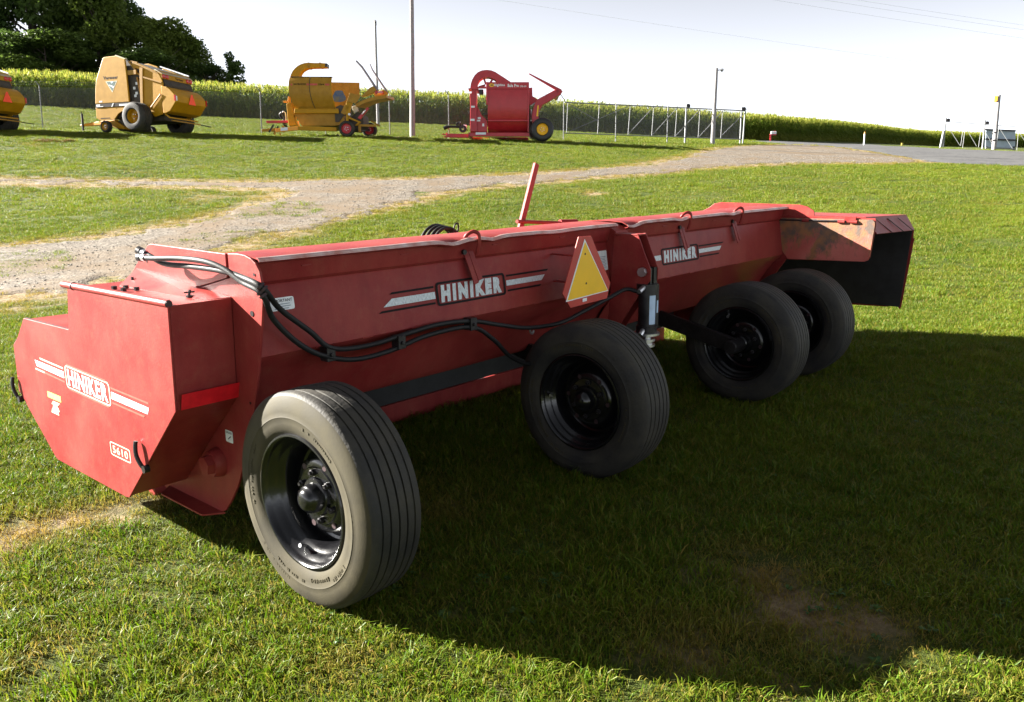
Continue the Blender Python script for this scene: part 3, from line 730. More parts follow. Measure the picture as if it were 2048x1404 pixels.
for h0, h1 in HALF:
    dents = [(2.60, .07, -.014, 0, 3), (2.86, .05, -.010, 0, 3), (3.35, .12, -.006, 0, 3), (4.05, .08, -.018, 0, 3), (4.60, .06, -.010, 0, 3), (5.3, .06, -.008, 0, 3)]
    skin(REAR, h0, h1, 40, .004, .0022).build('rear_hood_panel', RED, sh, 28)
    skin(TOP, h0, h1, 70, .004, .0025, dents).build('hood_top', RED_TOP, sh, 28)
    skin([(2.6145,1.2590),(2.6165,1.2660),(2.6225,1.2712),(2.634,1.2735)], h0, h1, 70, .001, .0025, dents).build('flange_glint', EDGEGLINT, sh, 60)  # pale strip added as the highlight along the flange
ctr_prof = [(2.99,.50),(2.90,.60),(2.80,.76),(2.66,.90),(2.60,1.0),(2.60,1.15),(2.63,1.225),(2.70,1.262),(2.9,1.258),(3.1,1.22),(3.36,1.09),(3.55,.85),(3.62,.50)]
skin(ctr_prof, 3.885, 4.01, 4, .006, 0).build('centre_hoop', RED, sh, 25)
for x_ in (3.883, 4.008): MB().prism(ctr_prof + [(y_+.16, z_-.05) for y_, z_ in reversed(ctr_prof)], 0, x_, x_+.005).build('hoop_side', RED, sh)
MB().box((1.62, 3.675, .082), (6.23, 3.74, .205)).build('front_lip', RED, sh, bevel=.004)
MB().box((1.62, 3.585, .245), (6.23, 3.592, .62)).build('hood_shade_sheet', BLACKB, sh)  # black sheet added for the deep shade inside the hood
# inside: rotor with its flail knives, dark in the shade
rot = MB().tube([(1.62, 3.28, .56), (6.22, 3.28, .56)], .075, 16).build('rotor', DKSTEEL, sh, 40)
# end plates
NEAR = [(2.797,1.281),(2.73,1.284),(2.68,1.281),(2.645,1.272),(2.615,1.256),(2.592,1.228),(2.584,1.19),(2.585,1.12),(2.60,1.05),(2.628,.938),(2.66,.82),(2.702,.695),(2.767,.562),(2.826,.425),(2.868,.348),(2.935,.262),(2.985,.21),(3.02,.196),(3.46,.15),(3.60,.25),(3.60,1.0),(2.797,1.19)]
MB().prism(NEAR, 0, 1.596, 1.606).build('end_plate', RED, sh, bevel=.002)
FRONTP = [(2.812,1.279),(3.40,1.287),(3.43,1.28),(3.455,1.262),(3.65,1.12),(3.66,1.05),(3.602,1.0),(2.812,1.19)]
MB().prism(FRONTP, 0, 1.595, 1.605).build('front_shield_plate', RED, sh, bevel=.002)
FARP = [(2.54,1.289),(2.48,1.275),(2.43,1.246),(2.42,1.20),(2.50,1.05),(2.70,.75),(2.85,.45),(2.98,.2),(3.5,.16),(3.62,.3),(3.62,1.0),(3.58,1.1),(3.42,1.2),(3.31,1.25),(3.26,1.285),(3.20,1.297)]
MB().prism(FARP, 0, 6.262, 6.272).build('end_plate', RED, sh, bevel=.002)
MB().prism([(1.60,2.995),(1.525,3.05),(1.525,3.40),(1.60,3.47)], 2, .192, .199).build('skid_flange', RED, sh)
bs = MB().lathe([(0,.0005),(0,.05),(.012,.056),(.035,.062),(.04,.062)], (1.556,3.0,.42), (1,0,0), 24)
bs.lathe([(-.03,.0005),(-.03,.04),(0,.044)], (1.556,3.0,.42), (1,0,0), 6).build('bearing_boss', RED, sh, 35)
lb = MB(); flat(lb, rrect(2.87,.525,2.925,.575,.006), lambda y, z: (1.5935, y, z)); gl = lb.build('grease_label', WHITE, sh)
words(MB(), 'GREASE', lambda a, b: (1.5925, 2.92-.044*a, .562+.008*b), .01).build('lettering', DECALK, gl)
MB().bar((1.5925,2.905,.538),(1.5925,2.885,.552),.001,.003).build('arrow_mark', DECALK, gl)
for y, z, r in ((2.625,1.215,.006),(2.622,1.185,.006),(2.66,1.07,.011),(3.50,1.215,.006),(3.45,1.21,.006),(2.74,.62,.006),(2.72,.72,.006)):
    MB().lathe([(0,.0003),(0,r)], (1.5935,y,z), (1,0,0), 10).build('bolt_hole', DECALK, sh)

# drive cover box on the near end
PAN = [(4.23,.917),(3.705,.925),(3.66,1.108),(2.785,1.116),(2.805,.727),(3.29,.267),(3.32,.262),(4.03,.260),(4.06,.268),(4.435,.53),(4.42,.765),(4.36,.80)]
body = [(4.222,.912),(3.70,.92),(3.655,1.112),(2.79,1.116),(2.81,.729),(3.293,.272),(4.045,.272),(4.42,.535),(4.405,.765)]
dc = MB().prism(body, 0, 1.3525, 1.594).build('drive_cover', RED, sh, bevel=.003)
sc_ = lambda k: [(3.55+(y-3.55)*k, .72+(z-.72)*k) for y, z in PAN]
MB().prism([(4.24,.916),(3.70,.923),(3.673,1.107),(3.5,1.10),(3.5,.5),(4.068,.264),(4.449,.53),(4.434,.768),(4.372,.803)], 0, 1.351, 1.3615).build('edge_gasket', GASKET, dc)
lid = MB().prism(PAN, 0, 1.343, 1.3508).build('cover_lid', RED, sh, bevel=.0025)
MB().tube([(1.350, 3.715, 1.118), (1.350, 2.79, 1.124)], .0145, 16).build('cover_bar', RED, sh, 40)
MB().tube([(1.350, 3.61, 1.119), (1.350, 3.604, 1.119)], .0172, 16).build('bar_collar', GASKET, sh, 40)
MB().tube([(1.350, 2.790, 1.124), (1.350, 2.786, 1.124)], .0125, 12).build('bar_end_plug', GASKET, sh, 40)
flat(MB(), [(0,0),(1,0),(1,1),(0,1)], lambda a, b: (1.364+.232*a, 2.7885+.004*b*0 + (.0168*(1-b)), .728+.062*b)).build('reflective_tape', BRIGHT_RED, dc)
# sloping fillet between the cover and the shield plates
MB().add([(1.50,2.82,1.1165),(1.49,3.50,1.1165),(1.594,3.55,1.175),(1.594,2.795,1.119),(1.50,2.82,1.1125),(1.49,3.50,1.1125),(1.594,3.55,1.171),(1.594,2.795,1.115)],[(0,1,2,3),(7,6,5,4),(0,4,5,1),(1,5,6,2),(2,6,7,3),(3,7,4,0)]).build('cover_fillet', RED, sh)
def hexbolt(x, y, z, r=.009, h=.010): return MB().lathe([(0,.0003),(0,r),(h,r),(h,.0003)], (x,y,z), (0,0,1), 6)
for x, y in ((1.42,3.30),(1.42,3.385),(1.46,3.37),(1.465,3.285)): hexbolt(x, y, 1.116, .011, .014).build('cover_bolt', DKSTEEL, dc)
wn = hexbolt(1.50,2.93,1.117,.012,.008); wn.tube([(1.50,2.93,1.12),(1.505,2.93,1.145)], .005, 6); wn.bar((1.49,2.945,1.134),(1.515,2.915,1.138),.006); wn.build('wing_nut', DKSTEEL, dc)
wn = hexbolt(1.53,3.46,1.117,.012,.008); wn.tube([(1.53,3.46,1.12),(1.53,3.46,1.15)], .006, 6); wn.build('wing_nut', DKSTEEL, dc)
for y, z in ((3.10,.495),(4.415,.545)):
    hk = MB().tube(catmull([(1.35,y-.01,z-.045),(1.335,y,z-.05),(1.328,y+.014,z-.035),(1.322,y+.028,z),(1.324,y+.032,z+.035),(1.328,y+.032,z+.055)],4), .0085, 8)
    hk.lathe([(0,.0004),(0,.016),(.022,.016),(.022,.0004)], (1.325,y-.012,z-.052), (1,0,0), 8); hk.build('cover_latch', DKSTEEL, lid, 40)
# lettering on the lid (reads from the near end: left is +y)
XL = 1.3418
def lidp(y, z): return (XL, y, z)
def shear_row(y, z0): return z0
# the decal runs slightly downhill to the rear
def dec(a, b): return (XL, 4.165 - 1.15*a, .711 - .022*a + b)
each([[(.025,-.010),(.30,-.013),(.30,.017),(.01,.017)], [(.715,-.014),(.985,-.014),(.998,.014),(.715,.016)]], dec, 'white_stripe', WHITE, lid)
each([[(.07,.030),(.30,.028),(.30,.036),(.065,.038)], [(.0,-.030),(.10,-.031),(.10,-.023),(.01,-.022)]], dec, 'pale_stripe', DECALR, lid)
each([[(.715,.028),(1.0,.028),(1.0,.036),(.715,.036)], [(.715,-.034),(.955,-.034),(.965,-.026),(.715,-.026)], [(.10,-.031),(.30,-.034),(.30,-.026),(.10,-.023)], [(.335,.052),(.68,.050),(.68,.058),(.335,.060)], [(.335,-.058),(.68,-.060),(.68,-.052),(.335,-.050)]], dec, 'faded_stripe', DECALB, lid)
g4 = MB(); ro = rrect(.315,-.052,.705,.052,.02); ri = rrect(.323,-.045,.697,.045,.015); ring_flat(g4, ro, ri, dec); g4.build('badge_outline', DECALR, lid)
words(MB(), 'HINIKER', lambda a, b: dec(.337+.346*a, -.038+.076*b), .03).build('lettering', WHITE, lid)
g5 = MB(); bx = lambda a, b: (XL, 3.415-.185*a, .428+.060*b); ring_flat(g5, rrect(0,0,1,1,.12), rrect(.035,.09,.965,.91,.09), bx); g5.build('number_badge', DECALR, lid); words(MB(), '5610', lambda a, b: bx(.12+.76*a, .22+.56*b), .02).build('lettering', DECALR, lid)
flat(MB(), [(0,0),(1,0),(1,1),(0,1)], lambda a, b: (XL, 4.05-.155*a, .566+.028*b)).build('warning_decal', YDECAL, lid)
each([[(.0,0),(.7,0),(.65,.3),(.1,.35)],[(.15,.35),(.8,.3),(.7,.6),(.25,.65)],[(.1,.7),(.6,.65),(.9,1),(.3,1)]], lambda a, b: (XL, 4.03-.13*a, .495+.062*b), 'worn_pictogram', DECALR, lid)
# rear decals: surface of the upper panel y(z)
def rp(z): return np.interp(z, [.905, 1.155], [2.650, 2.686]) - .0085
def badge(x0, x1, tail_l, tail_r, z0, z1, left_cut=False):
    S = lambda x, z: (x, rp(z), z)
    r_ = .018
    k = MB(); ring_flat(k, rrect(x0, z0, x1, z1, r_), rrect(x0+.013, z0+.010, x1-.013, z1-.010, r_*.6), S); k.build('badge_outline', DECALK, sh)
    pl_ = [[(x1+.012, z1-.022),(tail_r+.02, z1-.022),(tail_r+.035, z1-.013),(x1+.012, z1-.013)], [(x1+.012, z0+.013),(tail_r-.05, z0+.013),(tail_r-.035, z0+.022),(x1+.012, z0+.022)]]
    if not left_cut:
        pl_ += [[(tail_l+.04, z1-.022),(x0-.012, z1-.022),(x0-.012, z1-.013),(tail_l+.055, z1-.013)], [(tail_l-.03, z0+.013),(x0-.012, z0+.013),(x0-.012, z0+.022),(tail_l-.012, z0+.022)]]
    each(pl_, S, 'black_stripe_decal', DECALK, sh)
    zm = (z0+z1)/2
    each([[(tail_l, zm-.017),(x0-.008, zm-.017),(x0-.008, zm+.014),(tail_l+.05, zm+.014)], [(x1+.008, zm-.012),(tail_r-.03, zm-.012),(tail_r, zm+.014),(x1+.008, zm+.014)]], S, 'silver_stripe_decal', WORN, sh)
    words(MB(), 'HINIKER', lambda a, b: S(x0+.026+(x1-x0-.056)*a, z0+.015+(z1-z0-.030)*b), .085, .1).build('lettering', WORN, sh)
badge(2.52, 2.985, 2.21, 3.295, .975, 1.082)
badge(4.45, 4.915, 4.28, 5.24, .980, 1.084, True)
def label(x0, x1, z0, z1, lines, head=None, name='label'):
    S = lambda x, z: (x, rp(z), z)
    b = MB(); flat(b, rrect(x0, z0, x1, z1, .008), S); o = b.build(name, WHITE, sh)
    S2 = lambda x, z: (x, rp(z) - .001, z)
    if head:
        words(MB(), head, lambda a, c: S2(x0+.008+(x1-x0-.016)*a, z1-.017+.011*c), .012).build('lettering', DECALK, o)
    p = MB()
    for k in range(lines):
        zz = z1 - (.026 if head else .035) - k*.0085; e = x1 - .014 - .02*random.random()
        flat(p, [(x0+.016, zz), (e, zz), (e, zz+.003), (x0+.016, zz+.003)], S2)
    p.build('small_print', PRINT, o, kind='stuff')
label(1.678, 1.782, 1.064, 1.112, 3, 'IMPORTANT', 'warning_label')
label(3.735, 3.865, 1.012, 1.122, 8, None, 'instruction_label')
# spot welds along the dark band and on the ledge
for i, x in enumerate((1.82,2.05,2.32,2.58,2.9,3.15,3.42,4.15,4.45,4.75,5.1,5.4)):
    if i % 2 == 0: MB().box((x, 2.6585, 1.222), (x+.045, 2.662, 1.2265)).build('weld_mark', RED, sh)
    MB().box((x+.03, 2.642, .9005), (x+.085, 2.648, .9055)).build('weld_mark', RED, sh)

# latch hooks over the top flange
def hook(x, first=None):
    if first is not None: return None
    o = MB().bar((x-.016,2.676,1.225),(x+.018,2.632,1.055),.006,.030,(1,0,0)); o.bar((x+.016,2.676,1.225),(x+.046,2.632,1.07),.006,.030,(1,0,0))
    h_ = o.build('latch_bracket', RED, sh, bevel=.0015)
    MB().tube(catmull([(x-.035,2.66,1.255),(x-.030,2.64,1.285),(x-.008,2.62,1.299),(x+.012,2.608,1.285),(x+.018,2.612,1.24),(x+.022,2.63,1.19)],5), .0095, 8).build('hook_rod', RED, h_, 50)
    MB().lathe([(0,.0003),(0,.013),(.012,.013),(.012,.0003)], (x-.035,2.662,1.205), (0,-1,0), 6).build('bolt', DKSTEEL, h_)
    return h_
h0 = hook(2.735)
for x in (4.69, 5.42):
    c = copy_tree(h0, sh); c.location.x += x - 2.735

# slow moving vehicle triangle
SM = [(3.300,1.244),(3.405,1.242),(3.582,.985),(3.553,.905),(3.236,.896),(3.172,.975)]
MB().prism([(p[0], p[1]) for p in SM], 1, 2.448, 2.452).build('triangle_sign', SMVRED, sh)
def sp(x, z): return (x, 2.4468, z)
trs = bpy.data.objects[[o.name for o in kids(sh) if o.name.startswith('triangle_sign')][0]]
flat(MB(), [(3.349,1.231),(3.196,.930),(3.563,.944)], lambda x, z: (x, 2.4472, z)).build('white_edge', WHITE, trs)
flat(MB(), [(3.352,1.216),(3.209,.936),(3.556,.948)], sp).build('yellow_triangle', YREFL, trs)
flat(MB(), [(3.335,.913),(3.372,.914),(3.372,.931),(3.335,.930)], lambda x, z: (x, 2.4466, z)).build('maker_label', WHITE, trs)
for x, z in ((3.354,1.155),(3.365,1.005)): MB().lathe([(0,.0003),(0,.006),(.003,.006)], (x,2.446,z), (0,1,0), 8).build('bolt', DKSTEEL, trs)
for z_ in (1.14, 1.0): MB().bar((3.36,2.455,z_),(3.38,2.68,z_),.03,.006).build('sign_bracket', RED, sh)

# centre lift bracket and hydraulic cylinder
br = MB()
G = [(2.62,1.205),(2.465,1.222),(2.425,1.13),(2.378,1.03),(2.38,.97),(2.44,.90),(2.60,.66),(2.66,.64)]
br.prism(G, 0, 3.865, 3.873); br.prism(G, 0, 3.945, 3.953); br.prism([(3.865,2.463),(3.953,2.463),(3.953,2.62),(3.865,2.62)], 2, 1.211, 1.219)
br.build('lift_bracket', RED, sh, bevel=.002)
cy = MB().tube([(3.70,2.30,.995),(3.70,2.30,.735)], .048, 20); cy.tube([(3.70,2.30,1.0),(3.70,2.30,.94)], .060, 20); cy.tube([(3.70,2.30,.762),(3.70,2.30,.725)], .058, 20)
cy.box((3.674,2.265,.995),(3.688,2.335,1.09)); cy.box((3.708,2.265,.995),(3.742,2.335,1.09)); cy.box((3.745,2.27,.74),(3.775,2.33,.99))
cyl = cy.build('hydraulic_cylinder', DKSTEEL, sh, 40)
MB().tube([(3.635,2.30,1.068),(3.775,2.30,1.068)], .017, 12).tube([(3.63,2.30,1.068),(3.652,2.30,1.068)], .026, 8).build('pin', STEEL, cyl, 40)
MB().tube([(3.70,2.30,.725),(3.70,2.30,.64)], .026, 14).build('piston_rod', STEEL, cyl, 40)
MB().lathe([(0,.03),(0,.075),(.012,.075),(.012,.03)], (3.70,2.30,.712), (0,0,1), 20).build('rod_collar', STEEL, cyl, 40)
MB().lathe([(0,.02),(0,.05),(.014,.05),(.014,.036),(.03,.036),(.03,.05),(.044,.05),(.044,.02)], (3.70,2.30,.645), (0,0,1), 20).build('rod_clevis', STEEL, cyl, 40)
lab_ = MB()
for k in range(6):
    a0 = math.radians(228 + k*9); a1 = math.radians(228 + k*9 + 9)
    lab_.add([(3.70+0.0495*math.cos(a0),2.30+0.0495*math.sin(a0),.775),(3.70+0.0495*math.cos(a1),2.30+0.0495*math.sin(a1),.775),(3.70+0.0495*math.cos(a1),2.30+0.0495*math.sin(a1),.938),(3.70+0.0495*math.cos(a0),2.30+0.0495*math.sin(a0),.938)],[(0,1,2,3)])
lab_.build('blue_label', CYLBLUE, cyl)
flat(MB(), [(3.752,.83),(3.768,.83),(3.768,.90),(3.752,.90)], lambda x, z: (x, 2.2685, z)).build('blue_label', CYLBLUE, cyl)
for z, x0 in ((.985, 3.60), (.742, 3.62)): MB().tube([(x0,2.29,z-.02),(3.645,2.29,z),(3.672,2.295,z+.002)], .014, 8).build('hose_fitting', STEEL, cyl, 40)

cyl.location += Vector((.205, .12, -.052))
# hydraulic hoses
HA = [(1.5,3.288,1.269),(1.51,3.236,1.253),(1.52,3.138,1.227),(1.54,2.98,1.226),(1.56,2.798,1.221),(1.578,2.689,1.205),(1.59,2.57,1.173),(1.674,2.60,1.083),(1.797,2.60,.98),(1.896,2.60,.897),(2.082,2.61,.876),(2.301,2.61,.893),(2.479,2.61,.904),(2.687,2.61,.89),(2.876,2.60,.845),(3.07,2.59,.803),(3.30,2.57,.795),(3.49,2.54,.84),(3.66,2.50,.893),(3.77,2.475,.925),(3.80,2.42,.915)]
HB = [(1.48,3.246,1.249),(1.49,3.153,1.25),(1.52,3.012,1.256),(1.54,2.863,1.252),(1.56,2.762,1.228),(1.575,2.675,1.186),(1.59,2.575,1.150),(1.645,2.60,1.047),(1.749,2.60,.937),(1.87,2.60,.867),(2.027,2.61,.829),(2.214,2.61,.836),(2.417,2.61,.866),(2.686,2.61,.862),(2.839,2.61,.778),(2.983,2.62,.663),(3.15,2.60,.60),(3.5,2.55,.60),(3.80,2.42,.672)]
for hp, ins in ((HA, 1), (HB, 2)):
    ho = MB().tube(catmull(hp, 7), .0108, 10).build('hydraulic_hose', HOSE, sh, 60)
    a = Vector(hp[0]); d = (Vector(hp[1]) - a).normalized()
    MB().tube([a - d*.016, a + d*.004], .017, 12).build('hose_cap', DKSTEEL, ho, 40)
    MB().tube([a + d*.006, a + d*.03], .0145, 12).build('hose_ferrule', STEEL, ho, 40)
    k = Vector(hp[6]); d = (Vector(hp[7]) - Vector(hp[5])).normalized()
    MB().tube([k - d*.012, k - d*.003], .017, 12).tube([k + d*.003, k + d*.012], .017, 12).build('hose_clamp', GASKET, ho, 40)
for x, z in ((1.885,.875),(2.25,.862),(2.69,.876)): MB().box((x-.02,2.592,z-.028),(x+.02,2.64,z+.03)).lathe([(0,.0003),(0,.009),(.01,.009)], (x,2.582,z), (0,1,0), 6).build('hose_bracket', DKSTEEL, sh, bevel=.002)
MB().tube(catmull([(3.10,2.60,.80),(3.105,2.60,.775),(3.12,2.60,.765),(3.13,2.60,.78)],4), .006, 6).build('hose_clip', STEEL, sh, 40)

# far end wing and discharge chute
WING = [(3.24,1.20),(1.968,1.203),(1.962,1.15),(1.985,.92),(2.0,.895),(2.03,.884),(2.45,.872),(2.62,.866),(2.72,.842),(2.80,.80),(2.87,.73),(2.925,.65),(3.0,.5),(3.24,.4)]
MB().prism(WING, 0, 6.246, 6.256).build('wheel_arch_panel', RED, sh, bevel=.002)
fl = MB().prism([(2.80,1.186),(1.985,1.192),(1.968,1.175),(1.966,1.15),(1.985,.925),(1.995,.898),(2.02,.886),(2.60,.872),(2.78,1.10)], 0, 6.236, 6.243).build('rusty_flap', RUST, sh, bevel=.002)
MB().tube([(6.230,2.83,1.170),(6.230,2.17,1.177)], .006, 8).build('hinge_rod', DKSTEEL, fl, 40)
for y in (2.76, 2.50, 2.23, 2.14): MB().tube([(6.229,y,1.172),(6.229,y-.05,1.173)], .0125, 8).build('hinge_knuckle', RED, fl, 40)
MB().box((6.226,2.10,1.168),(6.236,2.185,1.212)).build('hinge_plate', RED, fl, bevel=.002)
X2 = 7.30
ch = MB(); ch.add([(6.25,3.3,1.2095),(6.25,2.04,1.2095),(X2,2.06,1.178),(X2,3.3,1.178),(6.25,3.3,1.199),(6.25,2.04,1.199),(X2,2.06,1.172),(X2,3.3,1.172)],[(0,1,2,3),(7,6,5,4),(0,4,5,1),(1,5,6,2),(2,6,7,3),(3,7,4,0)])
ch.build('chute_roof', RED, sh)
lip = MB(); lip.add([(6.262,2.038,1.2055),(X2,2.058,1.1725),(X2,1.985,1.055),(6.262,1.955,1.09),(6.262,2.044,1.2015),(X2,2.064,1.1685),(X2,1.991,1.052),(6.262,1.961,1.086)],[(0,3,2,1),(4,5,6,7),(0,1,5,4),(1,2,6,5),(2,3,7,6),(3,0,4,7)])
lo_ = lip.build('chute_rear_lip', RED, sh)
for t in (.28, .55, .8):
    MB().bar((6.262+1.04*t-.10,2.034,1.193-.033*t),(6.262+1.04*t+.08,1.962,1.088-.035*t),.006,.004).build('lip_seam', GASKET, lo_)
OUT = [(2.06,1.172),(1.99,1.056),(1.992,.99),(1.982,.985),(2.035,.41),(2.045,.39),(2.07,.415),(2.16,.40),(3.2,.36),(3.4,.5),(3.3,1.172)]
MB().prism(OUT, 0, X2, X2+.010).build('chute_outer_wall', RED, sh, bevel=.002)
MB().prism([(2.07,1.165),(2.0,1.05),(2.045,.41),(3.15,.40),(3.15,1.165)], 0, X2-.012, X2-.004).build('chute_shade_sheet', BLACKB, sh)  # black sheets stand in for the shade inside the chute
MB().box((6.3,3.205,.42),(X2-.02,3.215,1.16)).build('chute_shade_sheet', BLACKB, sh)
MB().box((6.28,3.22,.4),(X2-.01,3.235,1.17)).build('chute_front_wall', RED, sh)

# wheels
def make_wheel(cx, cy, cz):
    c = (cx, cy, cz); A = (1, 0, 0)
    rimp = [(-.122,.240),(-.130,.246),(-.137,.243),(-.138,.236),(-.132,.229),(-.118,.226),(-.108,.222),(-.100,.213),(-.082,.208),(-.070,.201),(-.062,.192),(-.045,.187),(.0,.184),(.025,.180),(.030,.170),(.022,.158),(.0,.148),(-.025,.140),(-.036,.128),(-.040,.112),(-.040,.055)]
    wheel = MB().lathe(rimp, c, A, 72).build('wheel', BLACKP, sh, 38)
    R = .398
    prof = [(-.122,.238),(-.131,.250),(-.140,.262),(-.146,.285),(-.1475,.303),(-.1495,.306),(-.1475,.309),(-.148,.325),(-.144,.345),(-.137,.362),(-.130,.374),(-.126,.378)]
    side1 = MB().lathe(prof, c, A, 96)
    tr = [(-.126,.378),(-.120,.385),(-.112,.390)]
    for g in (-.082, -.042, 0, .042, .082):
        zz = R - .06*g*g*10*0.2
        tr += [(g-.0048, R-.004-abs(g)*.04), (g-.0034, R-.013), (g+.0034, R-.013), (g+.0048, R-.004-abs(g)*.04)]
    tr += [(.112,.390),(.120,.385),(.126,.378)]
    tr += [(-a, b) for a, b in reversed(prof[:-1])]
    ty = MB().lathe(tr, c, A, 96).build('tyre', RUBBER, wheel, 35)
    side1.build('tyre_sidewall', SIDEW, wheel, 40)
    hubp = [(-.040,.108),(-.046,.104),(-.047,.072),(-.055,.070),(-.062,.066),(-.064,.054),(-.095,.050),(-.100,.046),(-.103,.043),(-.113,.039),(-.122,.030),(-.127,.017),(-.1285,.0004)]
    MB().lathe(hubp, c, A, 36).build('hub', BLACKP, wheel, 32)
    for k in range(6):
        a = math.radians(20 + 60*k); MB().lathe([(-.046,.0125),(-.060,.0125),(-.062,.008),(-.070,.007),(-.070,.0003)], (cx, cy+.088*math.cos(a), cz+.088*math.sin(a)), A, 6).build('lug_nut', DKSTEEL, wheel)
    hm = MB()
    for k in range(6):
        a = math.radians(50 + 60*k); hm.lathe([(-.0405,.0003),(-.0405,.012)], (cx, cy+.120*math.cos(a), cz+.120*math.sin(a)), A, 10)
    hm.build('disc_holes', GASKET, wheel, kind='stuff')
    a = math.radians(-75); yy, zz = cy-.205*math.cos(a)*-1, cz+.205*math.sin(a)
    MB().tube([(cx-.075,yy,zz),(cx-.105,yy-.004,zz+.012)], .006, 8).tube([(cx-.1045,yy-.004,zz+.012),(cx-.112,yy-.005,zz+.015)], .0085, 8).build('valve_stem', STEEL, wheel, 40)
    # raised lettering band worn to short ridges on the sidewall
    emb = MB(); r = random.Random(5)
    for a0, a1, rr in ((205,232,.293),(236,262,.279),(268,300,.291),(345,395,.290),(100,135,.287),(285,318,.318)):
        a = a0
        while a < a1:
            st = r.uniform(1.3, 2.8)
            if r.random() < .72:
                t0, t1 = math.radians(a), math.radians(a + st*.55); h2 = r.uniform(.003, .0065)
                q = []
                for t, q_ in ((t0, rr-h2), (t1, rr-h2), (t1, rr+h2), (t0, rr+h2)): q.append((cy + q_*math.cos(t), cz + q_*math.sin(t)))
                xs = cx - .1488
                emb.add([(xs,)+p for p in q] + [(xs+.006,)+p for p in q], [(3,2,1,0),(0,1,5,4),(1,2,6,5),(2,3,7,6),(3,0,4,7)])
            a += st
    emb.build('moulded_ridges', SIDEW, wheel, kind='stuff')
    return wheel
w0 = make_wheel(1.768, 2.475, .388)
WS = Matrix.Diagonal((.84, .9925, .9925, 1))
for o_ in [w0] + kids(w0): o_.data.transform(WS)
for o_ in kids(w0): o_.location = WS @ o_.location
w0.location = Vector((1.620 - .045, 2.305, .383)) - BASE
for k, (x, y, rz) in enumerate(((3.225, 2.305, 1.3), (4.965, 2.32, 2.4), (5.845, 2.34, .6))):
    c = copy_tree(w0, sh); c.location = Vector((x - .045, y, .383)) - BASE; c.rotation_euler.x = rz
    for o_ in kids(c):
        if o_.name.startswith('tyre_sidewall'): o_.material_slots[0].link = 'OBJECT'; o_.material_slots[0].material = RUBBER
# lift axle and its arms
MB().tube([(1.95,3.06,.635),(6.2,3.06,.635)], .038, 14).build('rock_shaft', DKSTEEL, sh, 40)
for x in (1.80, 3.41, 4.79, 6.02):
    MB().bar((x,3.06,.625),(x,2.31,.458),.03,.10).tube([(x-.07,2.31,.458),(x+.07,2.31,.458)], .045, 14).build('axle_arm', DKSTEEL, sh, bevel=.004)
MB().bar((3.905,2.42,.60),(3.905,3.03,.57),.05,.08).build('lift_arm', DKSTEEL, sh, bevel=.004)

# front hitch lever, brace and coiled hose, seen over the hood
MB().bar((4.40,3.9,.80),(4.735,3.9,1.615),.046,.024,(0,1,0)).build('hitch_lever', RED, sh, bevel=.003)
MB().tube([(4.49,3.88,1.212),(5.02,3.88,1.172),(5.3,3.75,1.15)], .014, 10).tube([(4.99,3.88,1.178),(5.16,3.85,1.172)], .024, 10).build('lever_rod', RED, sh, 40)
hf = MB().bar((4.30,3.60,.62),(4.30,4.9,.62),.08,.10).bar((4.80,3.60,.62),(4.80,4.9,.62),.08,.10).bar((4.26,4.9,.62),(4.84,4.9,.62),.10,.10).bar((4.40,3.9,.60),(4.40,3.9,.84),.07,.07)
hf.build('hitch_frame', RED, sh, bevel=.004)
co = MB()
for k in range(4):
    co.tube([(3.885+(.145+.006*k)*math.cos(t)*.96, 3.98+.035*k, 1.05+(.148+.005*k)*math.sin(t)) for t in np.linspace(0, 6.283, 40)], .011, 8, caps=False)
co.tube(catmull([(3.93,3.97,1.10),(3.935,3.96,1.20),(3.965,3.96,1.225),(3.985,3.97,1.19),(3.98,4.0,1.12)],6), .006, 6)
co.build('coiled_hose', HOSE, sh, 60)
MB().tube([(3.885,3.98,.66),(3.885,4.06,.95)], .012, 8).tube([(3.885,4.06,.95),(3.885,4.10,1.2)], .010, 8).bar((3.885,3.62,.7),(3.885,4.03,.7),.04).build('hose_stand', DKSTEEL, sh, 40)

# ------------------------------------------------------------------ machines on the bank
def tyre_parts(t, c, axis, R, wd, rim_r, rim_mat, tyre_mat=None, name='wheel', lug=False, seg=40):
    tyre_mat = tyre_mat or RUBBER
    h = wd / 2; a = Vector(axis)
    wheel = MB().lathe([(-h*.80,rim_r*1.02),(-h*.86,rim_r),(-h*.70,rim_r*.92),(-h*.35,rim_r*.86),(-h*.30,rim_r*.45),(-h*.5,rim_r*.40),(-h*.5,rim_r*.24),(-h*.75,rim_r*.22),(-h*.8,.0005)], c, a, seg).build(name, rim_mat, t, 35)
    prof = [(-h*.80,rim_r),(-h*.97,rim_r*1.15),(-h*1.0,(rim_r+R)/2),(-h*.93,R*.90),(-h*.78,R*.965)]
    tread = []
    for g in (-.5, -.17, .17, .5): tread += [(h*(g-.08), R*.995), (h*(g-.06), R*.965), (h*(g+.06), R*.965), (h*(g+.08), R*.995)]
    full = prof + tread + [(-x, r) for x, r in reversed(prof)]
    MB().lathe(full, c, a, seg).build('tyre', tyre_mat, wheel, 35)
    for k in range(5):
        u = a.orthogonal().normalized(); v = a.cross(u); t_ = 2*math.pi*k/5
        p = Vector(c) + (u*math.cos(t_)+v*math.sin(t_))*rim_r*.33
        MB().lathe([(-h*.5,.018),(-h*.58,.018),(-h*.58,.0005)], p, a, 6).build('lug_nut', STEEL, wheel)
    return wheel

